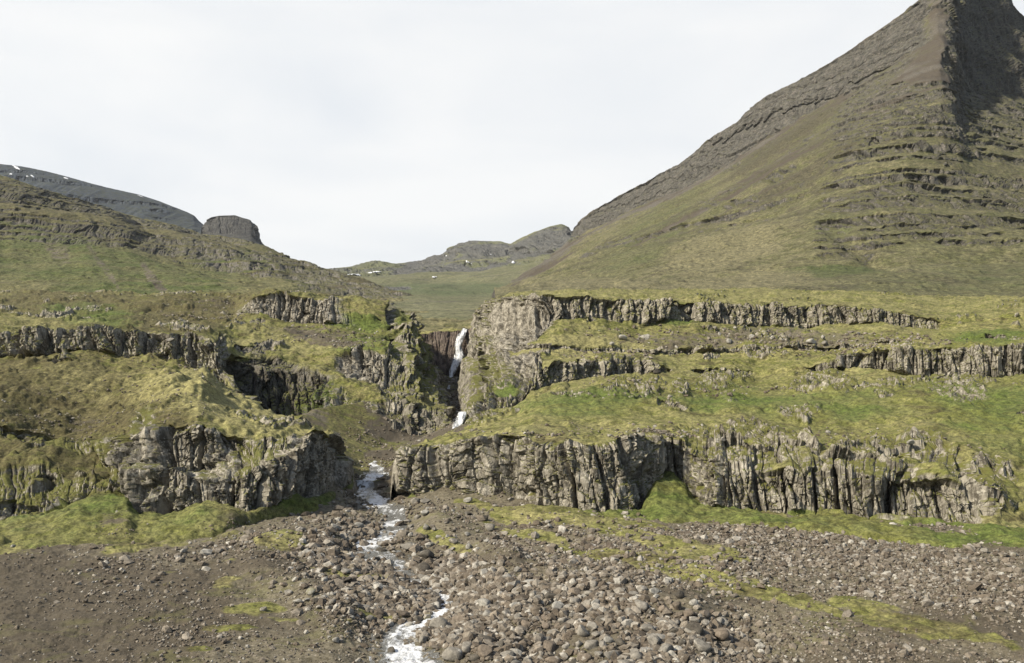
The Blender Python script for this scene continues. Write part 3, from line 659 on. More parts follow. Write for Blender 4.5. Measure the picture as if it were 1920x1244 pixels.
S.bare = np.clip(-0.05 + 0.16 * gw + 0.18 * blob(S, 950, 880, 260, 60) + 0.5 * blob(S, 985, 620, 60, 60) + 0.15 * ck, 0, 1)
S.brown = 0.05 + 0.25 * blob(S, 1600, 830, 350, 40) + 0.3 * blob(S, 1200, 735, 200, 30)
P = S.P
KN = [(1175,732,60,16),(1275,728,22,16),(1350,725,60,14),(1540,722,75,22),(1690,735,10,6),(1790,742,62,28),(1500,835,50,20),(1410,820,60,14),(1620,850,70,20),(1730,850,60,20),
      (1700,975,60,20),(960,685,20,10),(1720,540,50,6),(1400,838,60,22),(1840,905,45,60)]
km = np.zeros(S.shape)
for a in KN: km = np.maximum(km, blob(S, *a, 0.0, 0.55))
nn = gnormals(S.base)
ks = km * (S.rock < 0.6) * sst(-0.25, 0.35, vn(P[..., 0] / 2.5, P[..., 1] / 2.5, P[..., 2] / 2.5, 311) + km - 0.4)
yy = P[..., 1]
P += cliff_shape(S.base, np.stack([nn[..., 0] * 0, nn[..., 1] * 0 - 1, nn[..., 2] * 0], -1), ks * 0.55, 0.8, 333)
P[..., 2] += ks * (0.6 + np.maximum(0, fbm(P[..., 0] / 2, yy / 2, P[..., 2] / 2, 3, 350)) * 2.0)
S.rock = np.maximum(S.rock, ks * 0.9)
S.lush = np.clip(0.12 + 0.42 * (S.seg < 2.0) + 0.40 * blob(S, 1100, 755, 120, 25, -5) + 0.32 * blob(S, 1350, 760, 90, 25, 10) + 0.6 * blob(S, 945, 728, 25, 18)
    + 0.45 * blob(S, 1270, 595, 60, 12) + 0.25 * blob(S, 1700, 770, 260, 45) + 0.6 * blob(S, 1870, 630, 90, 18) + 0.15 * blob(S, 1400, 760, 300, 40) + 0.3 * blob(S, 1850, 760, 100, 100), 0, 1)
S.dry = np.clip(0.75 * blob(S, 1080, 655, 130, 22) + 0.5 * blob(S, 1000, 800, 120, 20) + 0.5 * (S.seg > 11) + 0.4 * blob(S, 1300, 640, 300, 25), 0, 1) * (S.rock < 0.4)
S.grav = 0.55 * blob(S, 1400, 640, 330, 22, 1) * (S.seg > 7) + 0.3 * blob(S, 1300, 735, 200, 10)
S.wet = 0.35 * blob(S, 875, 715, 25, 50) + 0.25 * blob(S, 1500, 592, 200, 20) + 0.25 * blob(S, 1880, 690, 60, 30)  # darker rock by the fall, along the upper cliff and the right ledge end
M_RIGHT = land_material('right_terrace_land', 1.0)
emit(S, 'turf_slope', M_RIGHT, 'green stepped slope right of the gorge between the basalt ledges', exclude=[(2, 4), (6, 7), (8, 9), (10, 11)])
emit(S, 'basalt_cliff', M_RIGHT, 'tall grey basalt columns at the foot of the right slope, beside the boulder field', rng=[(2, 4)])
emit(S, 'basalt_cliff', M_RIGHT, 'middle basalt ledge crossing the green right slope and turning into the sunlit gorge wall', rng=[(6, 7)])
emit(S, 'basalt_cliff', M_RIGHT, 'thin broken rubble ledge high on the right slope', rng=[(8, 9)])
emit(S, 'basalt_cliff', M_RIGHT, 'upper dark basalt cliff under the right plateau', rng=[(10, 11)])

# ================================================================== waterfall headwall
cF = [
    Curve([(780,z_(4)),(920,z_(4))], 258),
    Curve([(780,z_(5)),(920,z_(5))], 260),
    Curve([(780,628),(800,626),(822,621),(850,619),(858,618),(880,617),(900,612),(920,608)], [(780,266),(845,267),(856,268.5),(875,268.5),(885,266),(920,266)]),
    Curve([(780,626),(800,624),(822,619),(850,617),(858,617),(880,616),(900,611),(920,607)], 276),
    Curve([(780,z_(12)),(920,z_(12))], 282)]
S = FS = Sheet('headwall', 780, 920, cF, [4, 100, 10, 4], 1.0)
S.columns([(1.0,(0,3))])
relief(S, 0.35, 1.0, 400)
S.wet = 0.25 + 0.75 * sst(14, 4, 0 * S.px + (S.P[..., 2] - CAMZ)) + 0 * S.px
M_HEAD = land_material('headwall_rock', 1.0, dict(rock=(0.15, 0.122, 0.098), rockd=(0.05, 0.038, 0.032), lichen=(0.19, 0.15, 0.125)), mosscut=(0.7, 1.0))
emit(S, 'basalt_cliff', M_HEAD, 'reddish brown rock wall the waterfall drops over', cat=None)

# ================================================================== left hillside
cH = [
    Curve([(-170,z_(14)),(960,z_(14))], [(-170,270),(600,262),(780,268),(960,268)]),
    Curve([(-170,z_(24)),(0,z_(25)),(600,z_(24)),(700,z_(22)),(780,z_(21)),(960,z_(21))], [(-170,300),(0,300),(600,285),(780,271),(960,271)]),
    Curve([(-170,545),(0,553),(200,555),(400,553),(600,568),(700,588),(780,607),(870,612),(960,600)], [(-170,370),(0,370),(400,360),(600,330),(780,295),(960,300)]),
    Curve([(-170,455),(0,470),(200,490),(400,508),(600,540),(700,563),(780,588),(870,602),(900,590),(960,585)], [(-170,480),(0,500),(400,520),(600,450),(780,350),(960,330)]),
    Curve([(-170,280),(0,330),(60,345),(130,370),(200,385),(270,412),(330,425),(380,440),(450,455),(500,470),(520,481),(560,500),(600,512),(640,522),(700,536),(760,553),(830,569),(880,580),(900,574),(925,570),(960,568)],
          [(-170,700),(0,750),(300,850),(600,900),(760,700),(870,420),(960,380)]),
    Curve([(-170,z_(100)),(0,z_(100)),(600,z_(70)),(870,z_(20)),(960,z_(20))], [(-170,1000),(600,1100),(870,500),(960,450)]),
]
S = HS = Sheet('left_hill', WIDE0, 960, cH, [4, 40, 130, 190, 10])
x, y, z = (S.base[..., i] for i in range(3))
# slanting lava ledges on the upper half; talus gullies below
q = (x * 0.85 + y * 0.5)
mk = np.clip(sst(3.0, 3.25, S.seg + 0.12 * S.wx) + 1.0 * blob(S, 560, 510, 260, 30, 14), 0, 1) * (1 - sst(3.97, 4.0, S.seg))
S.P[..., 2] += fbm(q / 26, z / 160, z * 0, 4, 503) * 5.0 * sst(2.0, 2.6, S.seg) * (1 - sst(3.9, 4.0, S.seg)) * sst(300, 500, y)
S.P[..., 2] += fbm(x / 90, y / 90, z / 60, 4, 505) * 6 * sst(350, 600, y) 
strata(S, S.P, 15.0, 1.0, mk, 510, 0.5, 0.45)
strata(S, S.P, 6.0, 0.9, mk, 515, 0.5, 0.45)
relief(S, 0.45, 2.2, 500, 0.55, 0.5, 0.72, outcrop=-0.05)
S.bare = 0.25 * mk
S.lush = np.clip(0.42 * blob(S, 180, 500, 420, 60, 4) + 0.12, 0, 1)
S.dry = 0.6 * blob(S, 800, 590, 160, 50, 15) + 0.35 * blob(S, 650, 540, 150, 30, 14)
S.grav = np.clip(0.5 * blob(S, 110, 470, 50, 25, 55) + 0.55 * blob(S, 290, 520, 50, 9, 50) + 0.5 * blob(S, 190, 500, 70, 7, 50) + 0.2 * blob(S, 680, 540, 160, 18, 16) + 0.28 * np.clip(fbm(q / 14, z / 110, z * 0, 3, 507) * 2, 0, 1) * (S.seg < 3.2), 0, 1)
S.brown = 0.5 * mk + 0.3 * blob(S, 700, 560, 200, 50, 14)
S.wet = 0.5 * blob(S, 60, 390, 260, 60, 15)  # shaded upper side of the hill, put into the rock colour
M_HILL = land_material('hillside', 2.6, dict(dry=(0.135, 0.122, 0.062), moss=(0.078, 0.076, 0.032), lush=(0.050, 0.062, 0.018), heath=(0.050, 0.042, 0.022), rock=(0.10,0.092,0.078), rockd=(0.045,0.04,0.034), lichen=(0.16,0.15,0.125), moss2=(0.06,0.056,0.024), grav=(0.10, 0.085, 0.07)), bumpd=0.3)
emit(S, 'hill', M_HILL, 'green left hillside with slanting rock ledges and talus streaks')

# ================================================================== distant ridge and butte on the left
cB = [Curve([(-170,480),(400,480)], 1700),
      Curve([(-170,400),(0,400),(400,440)], 2150),
      Curve([(-170,290),(0,308),(40,312),(80,320),(120,330),(160,341),(200,352),(260,365),(300,378),(330,390),(350,398),(364,405),(372,414),(384,424),(400,452)], 2400),
      Curve([(-170,z_(500)),(400,z_(300))], 2700)]
S = BS = Sheet('blue_ridge', WIDE0, 400, cB, [10, 90, 6], 1.5)
S.P[..., 2] += fbm(S.P[..., 0] / 60, S.P[..., 2] / 300, S.P[..., 1] * 0, 4, 600) * 16 * (S.seg > 0.5) * (1 - sst(1.6, 1.95, S.seg))
strata(S, S.P, 32, 0.9, (S.seg > 1) * (S.seg < 1.97) * 1.0, 601, 0.5, 0.5)
S.columns([(1.0, (0, 3))])
S.damp = 1 - sst(1.85, 2.0, S.seg)
relief(S, 0.6, 7.0, 602, 0.12, 0.6, 0.9, 0.5)
S.rock = np.maximum(S.rock, 0.85)
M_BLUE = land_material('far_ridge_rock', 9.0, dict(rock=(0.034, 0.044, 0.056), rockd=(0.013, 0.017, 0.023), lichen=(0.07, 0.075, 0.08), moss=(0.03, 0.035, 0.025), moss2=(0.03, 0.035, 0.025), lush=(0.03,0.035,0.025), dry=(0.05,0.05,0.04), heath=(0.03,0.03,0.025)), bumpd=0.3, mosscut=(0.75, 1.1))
emit(S, 'mountain', M_BLUE, 'dark blue-grey flat ridge with snow specks far behind the left hillside')
cT = [Curve([(366,500),(520,500)], 1500),
      Curve([(366,450),(378,444),(395,440),(440,440),(470,446),(490,460),(500,468),(512,474),(520,500)], 1790),
      Curve([(366,450),(376,424),(384,414),(396,408),(410,405),(440,404),(452,408),(470,413),(478,422),(485,432),(492,450),(500,463),(508,472),(520,500)], 1850),
      Curve([(366,452),(376,426),(384,415),(396,408.5),(440,405),(470,415),(485,434),(492,452),(500,465),(508,473),(520,501)], 1950),
      Curve([(366,z_(200)),(520,z_(200))], 2050)]
S = TS = Sheet('butte', 366, 520, cT, [20, 90, 12, 4], 1.0)
S.columns([(1.0,(0,3))])
relief(S, 0.5, 5.0, 650, 0.12, 0.6, 0.9, 0.5)
S.rock = np.maximum(S.rock, 0.7)
M_BUTTE = land_material('butte_rock', 7.0, dict(rock=(0.058, 0.056, 0.050), rockd=(0.022, 0.022, 0.022), lichen=(0.085, 0.08, 0.072), moss=(0.04, 0.043, 0.025), moss2=(0.04, 0.04, 0.025), dry=(0.06,0.055,0.04), heath=(0.04,0.035,0.025)), bumpd=0.3, mosscut=(0.9, 1.3))
emit(S, 'mountain', M_BUTTE, 'small dark flat-topped butte above the left hillside crest')

# ================================================================== valley head in the centre
cC = [Curve([(540,640),(1260,620)], 300),
      Curve([(540,600),(1260,590)], 330),
      Curve([(540,560),(800,558),(900,562),(1000,556),(1260,556)], 680),
      Curve([(540,540),(760,538),(850,537),(960,528),(1100,505),(1260,500)], 930),
      Curve([(540,520),(640,518),(700,514),(760,512),(860,510),(960,495),(1040,470),(1100,460),(1260,460)], 1300),
      Curve([(540,514),(640,512),(700,503),(760,498),(850,492),(900,478),(960,480),(1000,462),(1040,452),(1100,450),(1260,450)], [(540,1500),(900,1500),(960,1480),(1260,1450)]),
      Curve([(540,508),(620,506),(650,504),(700,498),(715,494),(740,496),(790,489),(800,484),(815,479),(830,477),(834,468),(860,456),(880,452),(940,453),(956,458),(975,447),(1000,436),(1030,425),(1052,420),(1061,423),(1066,432),(1072,440),(1100,445),(1260,445)], [(540,2100),(940,1950),(965,1750),(1260,1700)]),
      Curve([(540,z_(300)),(1260,z_(360))], 2900)]
S = CS = Sheet('valley_head', 540, 1260, cC, [4, 20, 40, 60, 50, 60, 6], 1.2)
x, y, z = (S.base[..., i] for i in range(3))
mk = sst(3.2, 4.0, S.seg) * (1 - sst(5.95, 6.0, S.seg))
S.P[..., 2] += fbm(x / 80, y / 200, z * 0, 4, 699) * 9 * sst(1.8, 2.6, S.seg) * (1 - sst(5.3, 5.9, S.seg))
S.P[..., 2] += fbm(x / 70, z / 300, z * 0, 4, 700) * 12 * mk * (1 - sst(5.3, 5.9, S.seg))
hk = np.maximum.reduce([0.62 * sst(4.3, 5.2, S.seg) * sst(-0.35, 0.2, fbm(x / 90, y / 90, z / 30, 4, 712)), blob(S, 840, 504, 120, 9, -4, .3), blob(S, 900, 466, 62, 9, -3, .3), blob(S, 1032, 444, 38, 15, -10, .3), blob(S, 800, 487, 60, 5, -12, .4), blob(S, 745, 540, 30, 5, 5, .4), blob(S, 1000, 470, 50, 6, -20, .4)])
S.rock = np.maximum(S.rock, 0.9 * hk); S.bare = hk * 0.8 * np.ones(S.shape)
strata(S, S.P, 40, 1.0, mk, 701, 0.5, 0.45)
strata(S, S.P, 14, 0.6, mk, 705, 0.6, 0.45)
relief(S, 0.5, 6.0, 710, 0.12, 0.6, 0.85, 0.6)
S.lush = 0.5 * blob(S, 870, 540, 200, 15) + 0.1
S.dry = 0.6 * blob(S, 950, 552, 90, 12)
S.grav = 0.2 * blob(S, 900, 520, 200, 20, -8) + 0.05
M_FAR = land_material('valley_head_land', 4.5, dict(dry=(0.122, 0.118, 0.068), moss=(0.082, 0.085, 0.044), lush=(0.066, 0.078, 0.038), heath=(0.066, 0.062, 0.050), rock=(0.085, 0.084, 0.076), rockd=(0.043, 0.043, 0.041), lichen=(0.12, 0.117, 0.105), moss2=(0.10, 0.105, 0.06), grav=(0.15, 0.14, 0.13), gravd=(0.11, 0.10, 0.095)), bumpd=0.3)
emit(S, 'hill', M_FAR, 'pale hazy hills closing the head of the valley in the centre')

# ================================================================== right mountain
cX = [Curve([(850,z_(-14)),(903,z_(-14)),(925,z_(20)),(2090,z_(22))], 290),
      Curve([(850,z_(-14)),(903,z_(-14)),(925,562),(1000,554),(1100,549),(1250,546),(1400,546),(1600,549),(1800,558),(1920,560),(2090,556)], [(850,310),(1000,315),(1400,322),(2090,312)]),
      Curve([(850,z_(-14)),(903,z_(-14)),(925,552),(1000,541),(1100,530),(1250,521),(1400,523),(1500,515),(1600,508),(1750,498),(1920,492),(2090,488)], [(850,500),(925,600),(1000,520),(1250,450),(1500,430),(2090,420)]),
      Curve([(850,z_(-14)),(903,z_(-14)),(925,550),(1000,520),(1100,488),(1250,450),(1400,420),(1500,390),(1600,350),(1700,330),(1800,340),(1920,350),(2090,355)], [(850,520),(925,900),(1000,900),(1100,780),(1250,680),(1400,620),(1500,600),(1600,575),(1700,570),(1920,600),(2090,620)]),
      Curve([(850,z_(-14)),(903,z_(-14)),(925,548),(960,530),(1000,506),(1040,484),(1066,466),(1100,448),(1180,412),(1245,382),(1330,338),(1400,290),(1500,225),(1600,165),(1700,110),(1760,80),(1788,90),(1810,150),(1840,170),(1920,190),(2090,215)],
            [(850,530),(925,1100),(1000,1350),(1066,1600),(1245,1230),(1450,1020),(1600,900),(1760,806),(1798,812),(1815,870),(1850,930),(1920,960),(2090,1000)]),
      Curve([(850,z_(-14)),(903,z_(-14)),(925,548),(960,529),(1000,504),(1040,480),(1060,452),(1068,436),(1076,425),(1090,412),(1130,385),(1155,371),(1180,357),(1245,325),(1270,312),(1290,295),(1330,262),(1380,230),(1410,203),(1450,175),(1490,156),(1530,135),(1600,90),(1650,55),(1700,18),(1740,-15),(1775,-40),(1850,-45),(1880,-15),(1893,3),(1910,22),(1925,35),(2000,80),(2090,120)],
            [(850,540),(925,1150),(1000,1450),(1066,1700),(1245,1320),(1450,1120),(1600,990),(1740,900),(1775,880),(1800,985),(1850,1050),(1920,1150),(2090,1250)]),
      Curve([(850,z_(-14)),(903,z_(-14)),(925,z_(60)),(1000,z_(150)),(1066,z_(250)),(1450,z_(260)),(1775,z_(320)),(2090,z_(260))], [(850,600),(1000,1700),(1066,2000),(1450,1400),(1775,1150),(2090,1500)])]
S = XS = Sheet('mountain', 850, WIDE1, cX, [4, 50, 170, 210, 110, 8])
x, y, z = (S.base[..., i] for i in range(3))
right = sst(1440, 1640, S.px + 0.15 * (S.py - 300))
bodym = sst(2.0, 2.5, S.seg) * (1 - sst(4.97, 5.0, S.seg))
band = sst(4.0, 4.1, S.seg) * (1 - sst(4.97, 5.0, S.seg)) * (1 - sst(1720, 1770, S.px))
low = 1 - sst(2.0, 3.0, S.seg)
c1 = (y * 0.92 + x * 0.25)
S.P[..., 2] += fbm(c1 / 45, z / 260, z * 0, 4, 803) * 7.0 * bodym * (1 - right)        # talus gullies run down the valley side
S.P[..., 2] += fbm(c1 / 11, z / 120, z * 0, 3, 804) * 1.6 * bodym * (1 - right)
crest = 1 - sst(4.6, 4.97, S.seg)
S.P[..., 2] += fbm(x / 120, y / 120, z / 90, 4, 805) * 8 * bodym * crest
S.P[..., 1] += fbm(x / 55, z / 55, z * 0, 5, 806) * 24 * bodym * sst(3.2, 3.9, S.seg) * (0.4 + 0.6 * sst(1650, 1780, S.px))
S.P[..., 2] -= 4 * np.exp(-((S.px + 14 * S.wx - (1560 + (S.py - 420) * 1.1)) / 26.0) ** 2) * sst(400, 430, S.py) * (1 - sst(490, 520, S.py))
mk = sst(1500, 1600, S.px + 0.15 * (S.py - 300) + 40 * S.wx) * sst(2.08, 2.22, S.seg + 0.1 * S.wy) * (1 - sst(4.9, 5.0, S.seg)) * sst(148, 175, S.py)
strata(S, S.P, 15.0, 0.95, mk, 820, 0.25, 0.42)
strata(S, S.P, 6.5, 0.8, mk, 826, 0.30, 0.42)
strata(S, S.P, 16.0, 0.55, (1 - right) * sst(2.6, 3.1, S.seg) * (1 - sst(3.7, 4.0, S.seg)) * sst(0.1, 0.5, fbm(x / 80, y / 80, z / 80, 3, 829)), 828, 0.8, 0.25)
arete = np.interp(S.py, [-60, 0, 60, 130, 160, 200, 260], [1772, 1772, 1776, 1800, 1822, 1850, 1860])
cir = sst(-6, 10, S.px - arete + 22 * S.wx) * (1 - sst(185, 215, S.py + 14 * S.wy))
crag = np.clip(band * 0.9 + cir + 0.9 * blob(S, 1620, 175, 150, 22, -38, 0.5) * 0.8, 0, 1)
strata(S, S.P, 26.0, 0.5, crag * (1 - sst(4.9, 5.0, S.seg)), 832, 0.8, 0.5)
S.P[..., 2] += fbm(c1 / 20, z / 150, z * 0, 4, 833) * 7 * band * (1 - sst(4.6, 4.95, S.seg))
S.rock = np.maximum(S.rock, crag * 0.72)
S.rock = np.maximum(S.rock, (1 - right) * 0.7 * sst(0.30, 0.42, fbm(x / 45, y / 70, z / 16, 4, 860) + 0.12 * blob(S, 1350, 400, 160, 60, -35)) * sst(2.3, 2.8, S.seg) * (1 - band))
S.damp = 0.75
relief(S, 0.55, 3.2, 800, 0.5, 0.42, 0.60, outcrop=0.0)
S.brown = np.clip(0.22 + 0.75 * fbm(c1 / 16, z / 160, z * 0, 4, 861) + 0.3 * blob(S, 1500, 280, 140, 120, -35), 0, 1)
S.bare = 0.2 * band
S.lush = np.clip(0.4 * blob(S, 1200, 440, 160, 40, -35) + 0.6 * blob(S, 1560, 518, 90, 8) + 0.3 * blob(S, 1560, 440, 40, 60, 60) + 0.35 * right * low, 0, 1)
S.dry = np.clip(0.35 * low * (1 - right) + 0.7 * blob(S, 1350, 470, 130, 40) + 0.6 * blob(S, 1680, 490, 160, 25, 8) + 0.5 * blob(S, 1300, 540, 500, 22), 0, 1)
S.grav = np.clip(0.75 * sst(3.1, 4.0, S.seg + 0.7 * fbm(c1 / 30, z / 260, z * 0, 4, 840)) * (1 - right * sst(170, 250, S.py + 30 * S.wy)) * (1 - band * 0.6) + 0.6 * blob(S, 1010, 500, 90, 16, -35) + 0.62 * (1 - right) * sst(2.2, 2.8, S.seg) * sst(0.12, 0.35, fbm(c1 / 13, z / 260, z * 0, 4, 866)) + 0.4 * blob(S, 1640, 160, 80, 110), 0, 1)
S.wet = np.clip(0.5 * cir, 0, 1)  # cirque turned from the sun: its shade is painted into the rock
M_MTN = land_material('mountain_land', 3.6, dict(dry=(0.110, 0.100, 0.055), moss=(0.066, 0.066, 0.029), lush=(0.052, 0.060, 0.023), heath=(0.045, 0.040, 0.026), rock=(0.070, 0.066, 0.054), rockd=(0.030, 0.029, 0.025), lichen=(0.15, 0.132, 0.115), moss2=(0.060, 0.055, 0.028), grav=(0.082, 0.073, 0.060), gravd=(0.050, 0.045, 0.036)), bumpd=0.3, mosscut=(0.5, 0.85))
emit(S, 'mountain', M_MTN, 'tall mountain on the right with stepped lava ledges and a dark cirque at its peak')

# ================================================================== base land under everything, out to the horizon
bm_ = bmesh.new()
ring = []
for r in (20, 60, 250, 1200, 4200):
    ring.append([bm_.verts.new((r * math.cos(a), r * math.sin(a), -6.0 - 0.002 * r)) for a in np.linspace(0, 2 * math.pi, 65)[:-1]])
c0 = bm_.verts.new((0, 0, -6))
for i in range(64):
    bm_.faces.new((c0, ring[0][i], ring[0][(i + 1) % 64]))
    for a, b in zip(ring[:-1], ring[1:]): bm_.faces.new((a[i], b[i], b[(i + 1) % 64], a[(i + 1) % 64]))
me = bpy.data.meshes.new('terrain'); bm_.to_mesh(me); bm_.free(); me.materials.append(M_HILL)
o = bpy.data.objects.new('terrain', me); scene.collection.objects.link(o); tag(o, 'low land under and around the valley', None, None, 'structure')

# ================================================================== waterfalls
M_FALL = water_material('falling_water', True)
def strand(name, pts, label, depth=0.5, n=60, group=None):
    """falling water: pts = (px, py, half width px, D)"""
    pts = np.array(pts, float); k = np.linspace(0, len(pts) - 1, n); kk = np.arange(len(pts))
    ip = [np.interp(k, kk, pts[:, i]) for i in range(4)]
    ip = [blur(blur(np.concatenate([[v[0]] * 6, v, [v[-1]] * 6]), max(1, n // 24), 0), max(1, n // 24), 0)[6:-6] for v in ip]
    cols = 18; V = np.zeros((n, cols, 3))
    for j in range(cols):
        a = j / (cols - 1) * 2 - 1
        t, s_ = ray(ip[0] + a * ip[2], ip[1]); D = ip[3] - depth * (1 - a * a) 
        V[:, j] = np.stack([t * D, D, CAMZ + s_ * D], 1)
    V[..., 1] -= 0.35 * np.abs(vn(V[..., 0] / 0.35, V[..., 2] / 3.0, V[..., 2] * 0, 901)) + 0.2 * vn(V[..., 0] / 0.8, V[..., 2] / 0.9, V[..., 2] * 0, 902)
    V[..., 0] += 0.25 * vn(V[..., 2] / 1.5, np.arange(cols)[None, :] * 0.6, V[..., 2] * 0, 903)
    front = V; back = V.copy(); back[..., 1] += 0.45
    G2 = np.concatenate([front, back[:, ::-1], front[:, :1]], axis=1)
    ed = np.abs(np.linspace(-1, 1, cols)); ed = np.concatenate([ed, ed[::-1], ed[:1]])[None, :] + np.zeros(G2.shape[:2])
    o = build_grid(name, G2, M_FALL, dict(foam=0.80 - 0.85 * ed ** 2 + 0.2 * vn(G2[..., 0] / 0.3, G2[..., 2] / 4, G2[..., 2] * 0, 905)), None, True)
    return tag(o, label, 'waterfall', group)
strand('waterfall', [(872,615.5,6,268),(871,621,6.5,265.5),(863,632,9,263),(860,645,8.5,262.5),(861,660,8.5,262),(862,668,11,261),(857,678,11,260),(851,690,8,259),(848,700,6,258),(846,714,4,256)], 'tall narrow white waterfall dropping into the gorge from the reddish headwall', n=110)
strand('cascade', [(843,722,2,233),(842,730,3,232)], 'tiny white cascade just below the tall waterfall', 0.3, 20)
strand('cascade', [(839,741,6,215),(838,750,6.5,214),(838,759,5.5,212)], 'small square white cascade among dark gorge rocks', 0.3, 24)
strand('cascade', [(868,772,8,145),(866,779,11,144),(862,787,12,143.6),(858,796,11,143.2),(854,806,9,143)], 'bright white cascade at the back edge of the green right terrace', 0.3, 30)

# ================================================================== snow patches
M_SNOW = snow_material()
def snow(S, cx, cy, rx, ry, rot, label, off=1.2):
    pxs, pys = project(S.P)
    rx, ry = rx * 0.75, ry * 0.5
    c, s_ = math.cos(math.radians(rot)), math.sin(math.radians(rot)); dx, dy = pxs - cx, pys - cy
    r = np.hypot((dx * c + dy * s_) / rx, (-dx * s_ + dy * c) / ry)
    r = r + 0.35 * vn(S.P[..., 0] / 20, S.P[..., 1] / 20, S.P[..., 2] / 20, 950)
    m = (r < 1)[:-1, :-1]
    if m.sum() < 3: return
    todo = set(map(tuple, np.argwhere(m))); bestc = []
    while todo:
        st_ = [todo.pop()]; comp = []
        while st_:
            a_, b_ = st_.pop(); comp.append((a_, b_))
            for n_ in ((a_+1,b_),(a_-1,b_),(a_,b_+1),(a_,b_-1)):
                if n_ in todo: todo.remove(n_); st_.append(n_)
        if len(comp) > len(bestc): bestc = comp
    m = np.zeros_like(m); m[tuple(np.array(bestc).T)] = True
    P = S.P.copy(); P[..., 1] -= off * (1.0 + 0.4 * np.clip(1 - r, 0, 1)); P[..., 2] += off * 0.6 * np.clip(1.3 - r, 0, 1)
    tag(build_grid('snow_patch', P, M_SNOW, {}, m, True), label, 'snow patch', 'snow patches on the far heights')
for a in ((30,315,11,3.5,30,'largest snow patch on the dark blue ridge, near the left edge'), (20,327,4,3,0,'small round snow patch below the largest one on the blue ridge'),
          (60,331,5,2.6,35,'slanting snow streak just under the crest of the blue ridge'), (50,331.5,3,2,0,'tiny snow speck left of the slanting streak on the blue ridge'),
          (123,335,5,2.2,20,'snow patch on the blue ridge crest, right of the others'), (262,368,8,1.3,22,'thin snow line along the blue ridge crest')):
    snow(BS, *a)
for a in ((700,512,16,2.2,-6,'long thin snow bank on the low left part of the valley head'), (665,517,18,2.0,3,'lowest thin snow bank at the left end of the valley head'),
          (879,495,8,2.2,25,'slanting snow streak under the round-topped valley hill'), (813,521.5,6,2,-3,'small snow patch below the dark crags of the valley head'),
          (836,482,4,1.8,0,'tiny snow patch at the left shoulder of the round-topped hill'), (962,495,4,3,-35,'snow patch on the grey talus right of the valley head'),
          (918,479,3.5,2,0,'small snow patch in the notch right of the round-topped hill')):
    snow(CS, *a, 2.5)

# ================================================================== stones
rs = np.random.RandomState(7)
def stone_shapes(n, sub, seed0, angular=0.5):
    out = []
    for i in range(n):
        bm = bmesh.new(); bmesh.ops.create_icosphere(bm, subdivisions=sub, radius=1.0)
        V = np.array([v.co[:] for v in bm.verts]); F = np.array([[v.index for v in f.verts] for f in bm.faces]); bm.free()
        r = np.random.RandomState(seed0 + i)
        ncut = 12 if r.rand() < angular else 6
        for c in range(ncut):
            d = r.normal(size=3); d /= np.linalg.norm(d); h = r.uniform(0.45, 0.85)
            e = V @ d - h; V = V - np.outer(np.maximum(e, 0), d)
        V *= 1 + 0.10 * fbm(V[:, 0] * 1.7 + i * 7, V[:, 1] * 1.7, V[:, 2] * 1.7, 3, 5)[:, None]
        V *= np.array([1.0, r.uniform(0.65, 0.95), r.uniform(0.5, 0.8)])
        out.append((V, F))
    return out
def rotm(a, b, c):
    return np.array(Euler((a, b, c)).to_matrix())
M_STONE = stone_material('boulder_stone', False); M_STONES = stone_material('small_stone', True)

# density of stones over the valley floor, in units of the sighting grid
gpx, gpy = project(GR.P); gx, gy = GR.P[..., 0], GR.P[..., 1]
def gb(*a): 
    class Q: pass
    q = Q(); q.px = gpx; q.py = gpy; return blob(q, *a)
dens = np.zeros(gpx.shape)
big = gb(1060,1170,330,95,8,0.4); bigl = gb(760,1090,200,90,20,0.5)
dens = 0.10 + 1.0 * big + 0.85 * bigl + 1.25 * gb(1500,1055,560,62,6,0.3) + 0.8 * gb(560,1020,150,30,-5,0.4) + 0.6 * gb(640,1120,110,60,30) + 0.35 * gb(330,1050,200,20,-8) + 0.5 * gb(700,930,70,70,0) + 0.4 * gb(1150,1060,200,30,10) + 0.35*gb(250,1130,200,60,20)
dens += 0.5 * gb(860,955,110,16,5) + 0.25 * (gpy > 980) * (gpx > 1150)
dens *= (1 - 0.8 * sst(0.3, 0.6, GRASSP)) * (1 - 0.85 * gb(0,1160,230,110,0)) * (1 - 0.6 * gb(1700,1180,260,30,8)) * (1 - 0.6 * gb(1330,1125,150,22,8))
dens *= np.clip(0.75 + 1.1 * fbm(gx / 5, gy / 5, gx * 0, 3, 55), 0.05, 2)
dens[(gpx < -120) | (gpx > 2040) | (gpy > 1300) | (gy > 175)] = 0
dens[(gy > 118) & ((gpx < 640) | (gpx > 850))] = 0
dens *= np.where(gy > 118, 0.25, 1.0)
dens[dmG < -0.1] *= 0.22
pr = (dens / dens.sum()).ravel()
def size_px(i):
    b = big.ravel()[i]; l = bigl.ravel()[i]
    return 7.2 + 9.5 * b + 6.0 * l

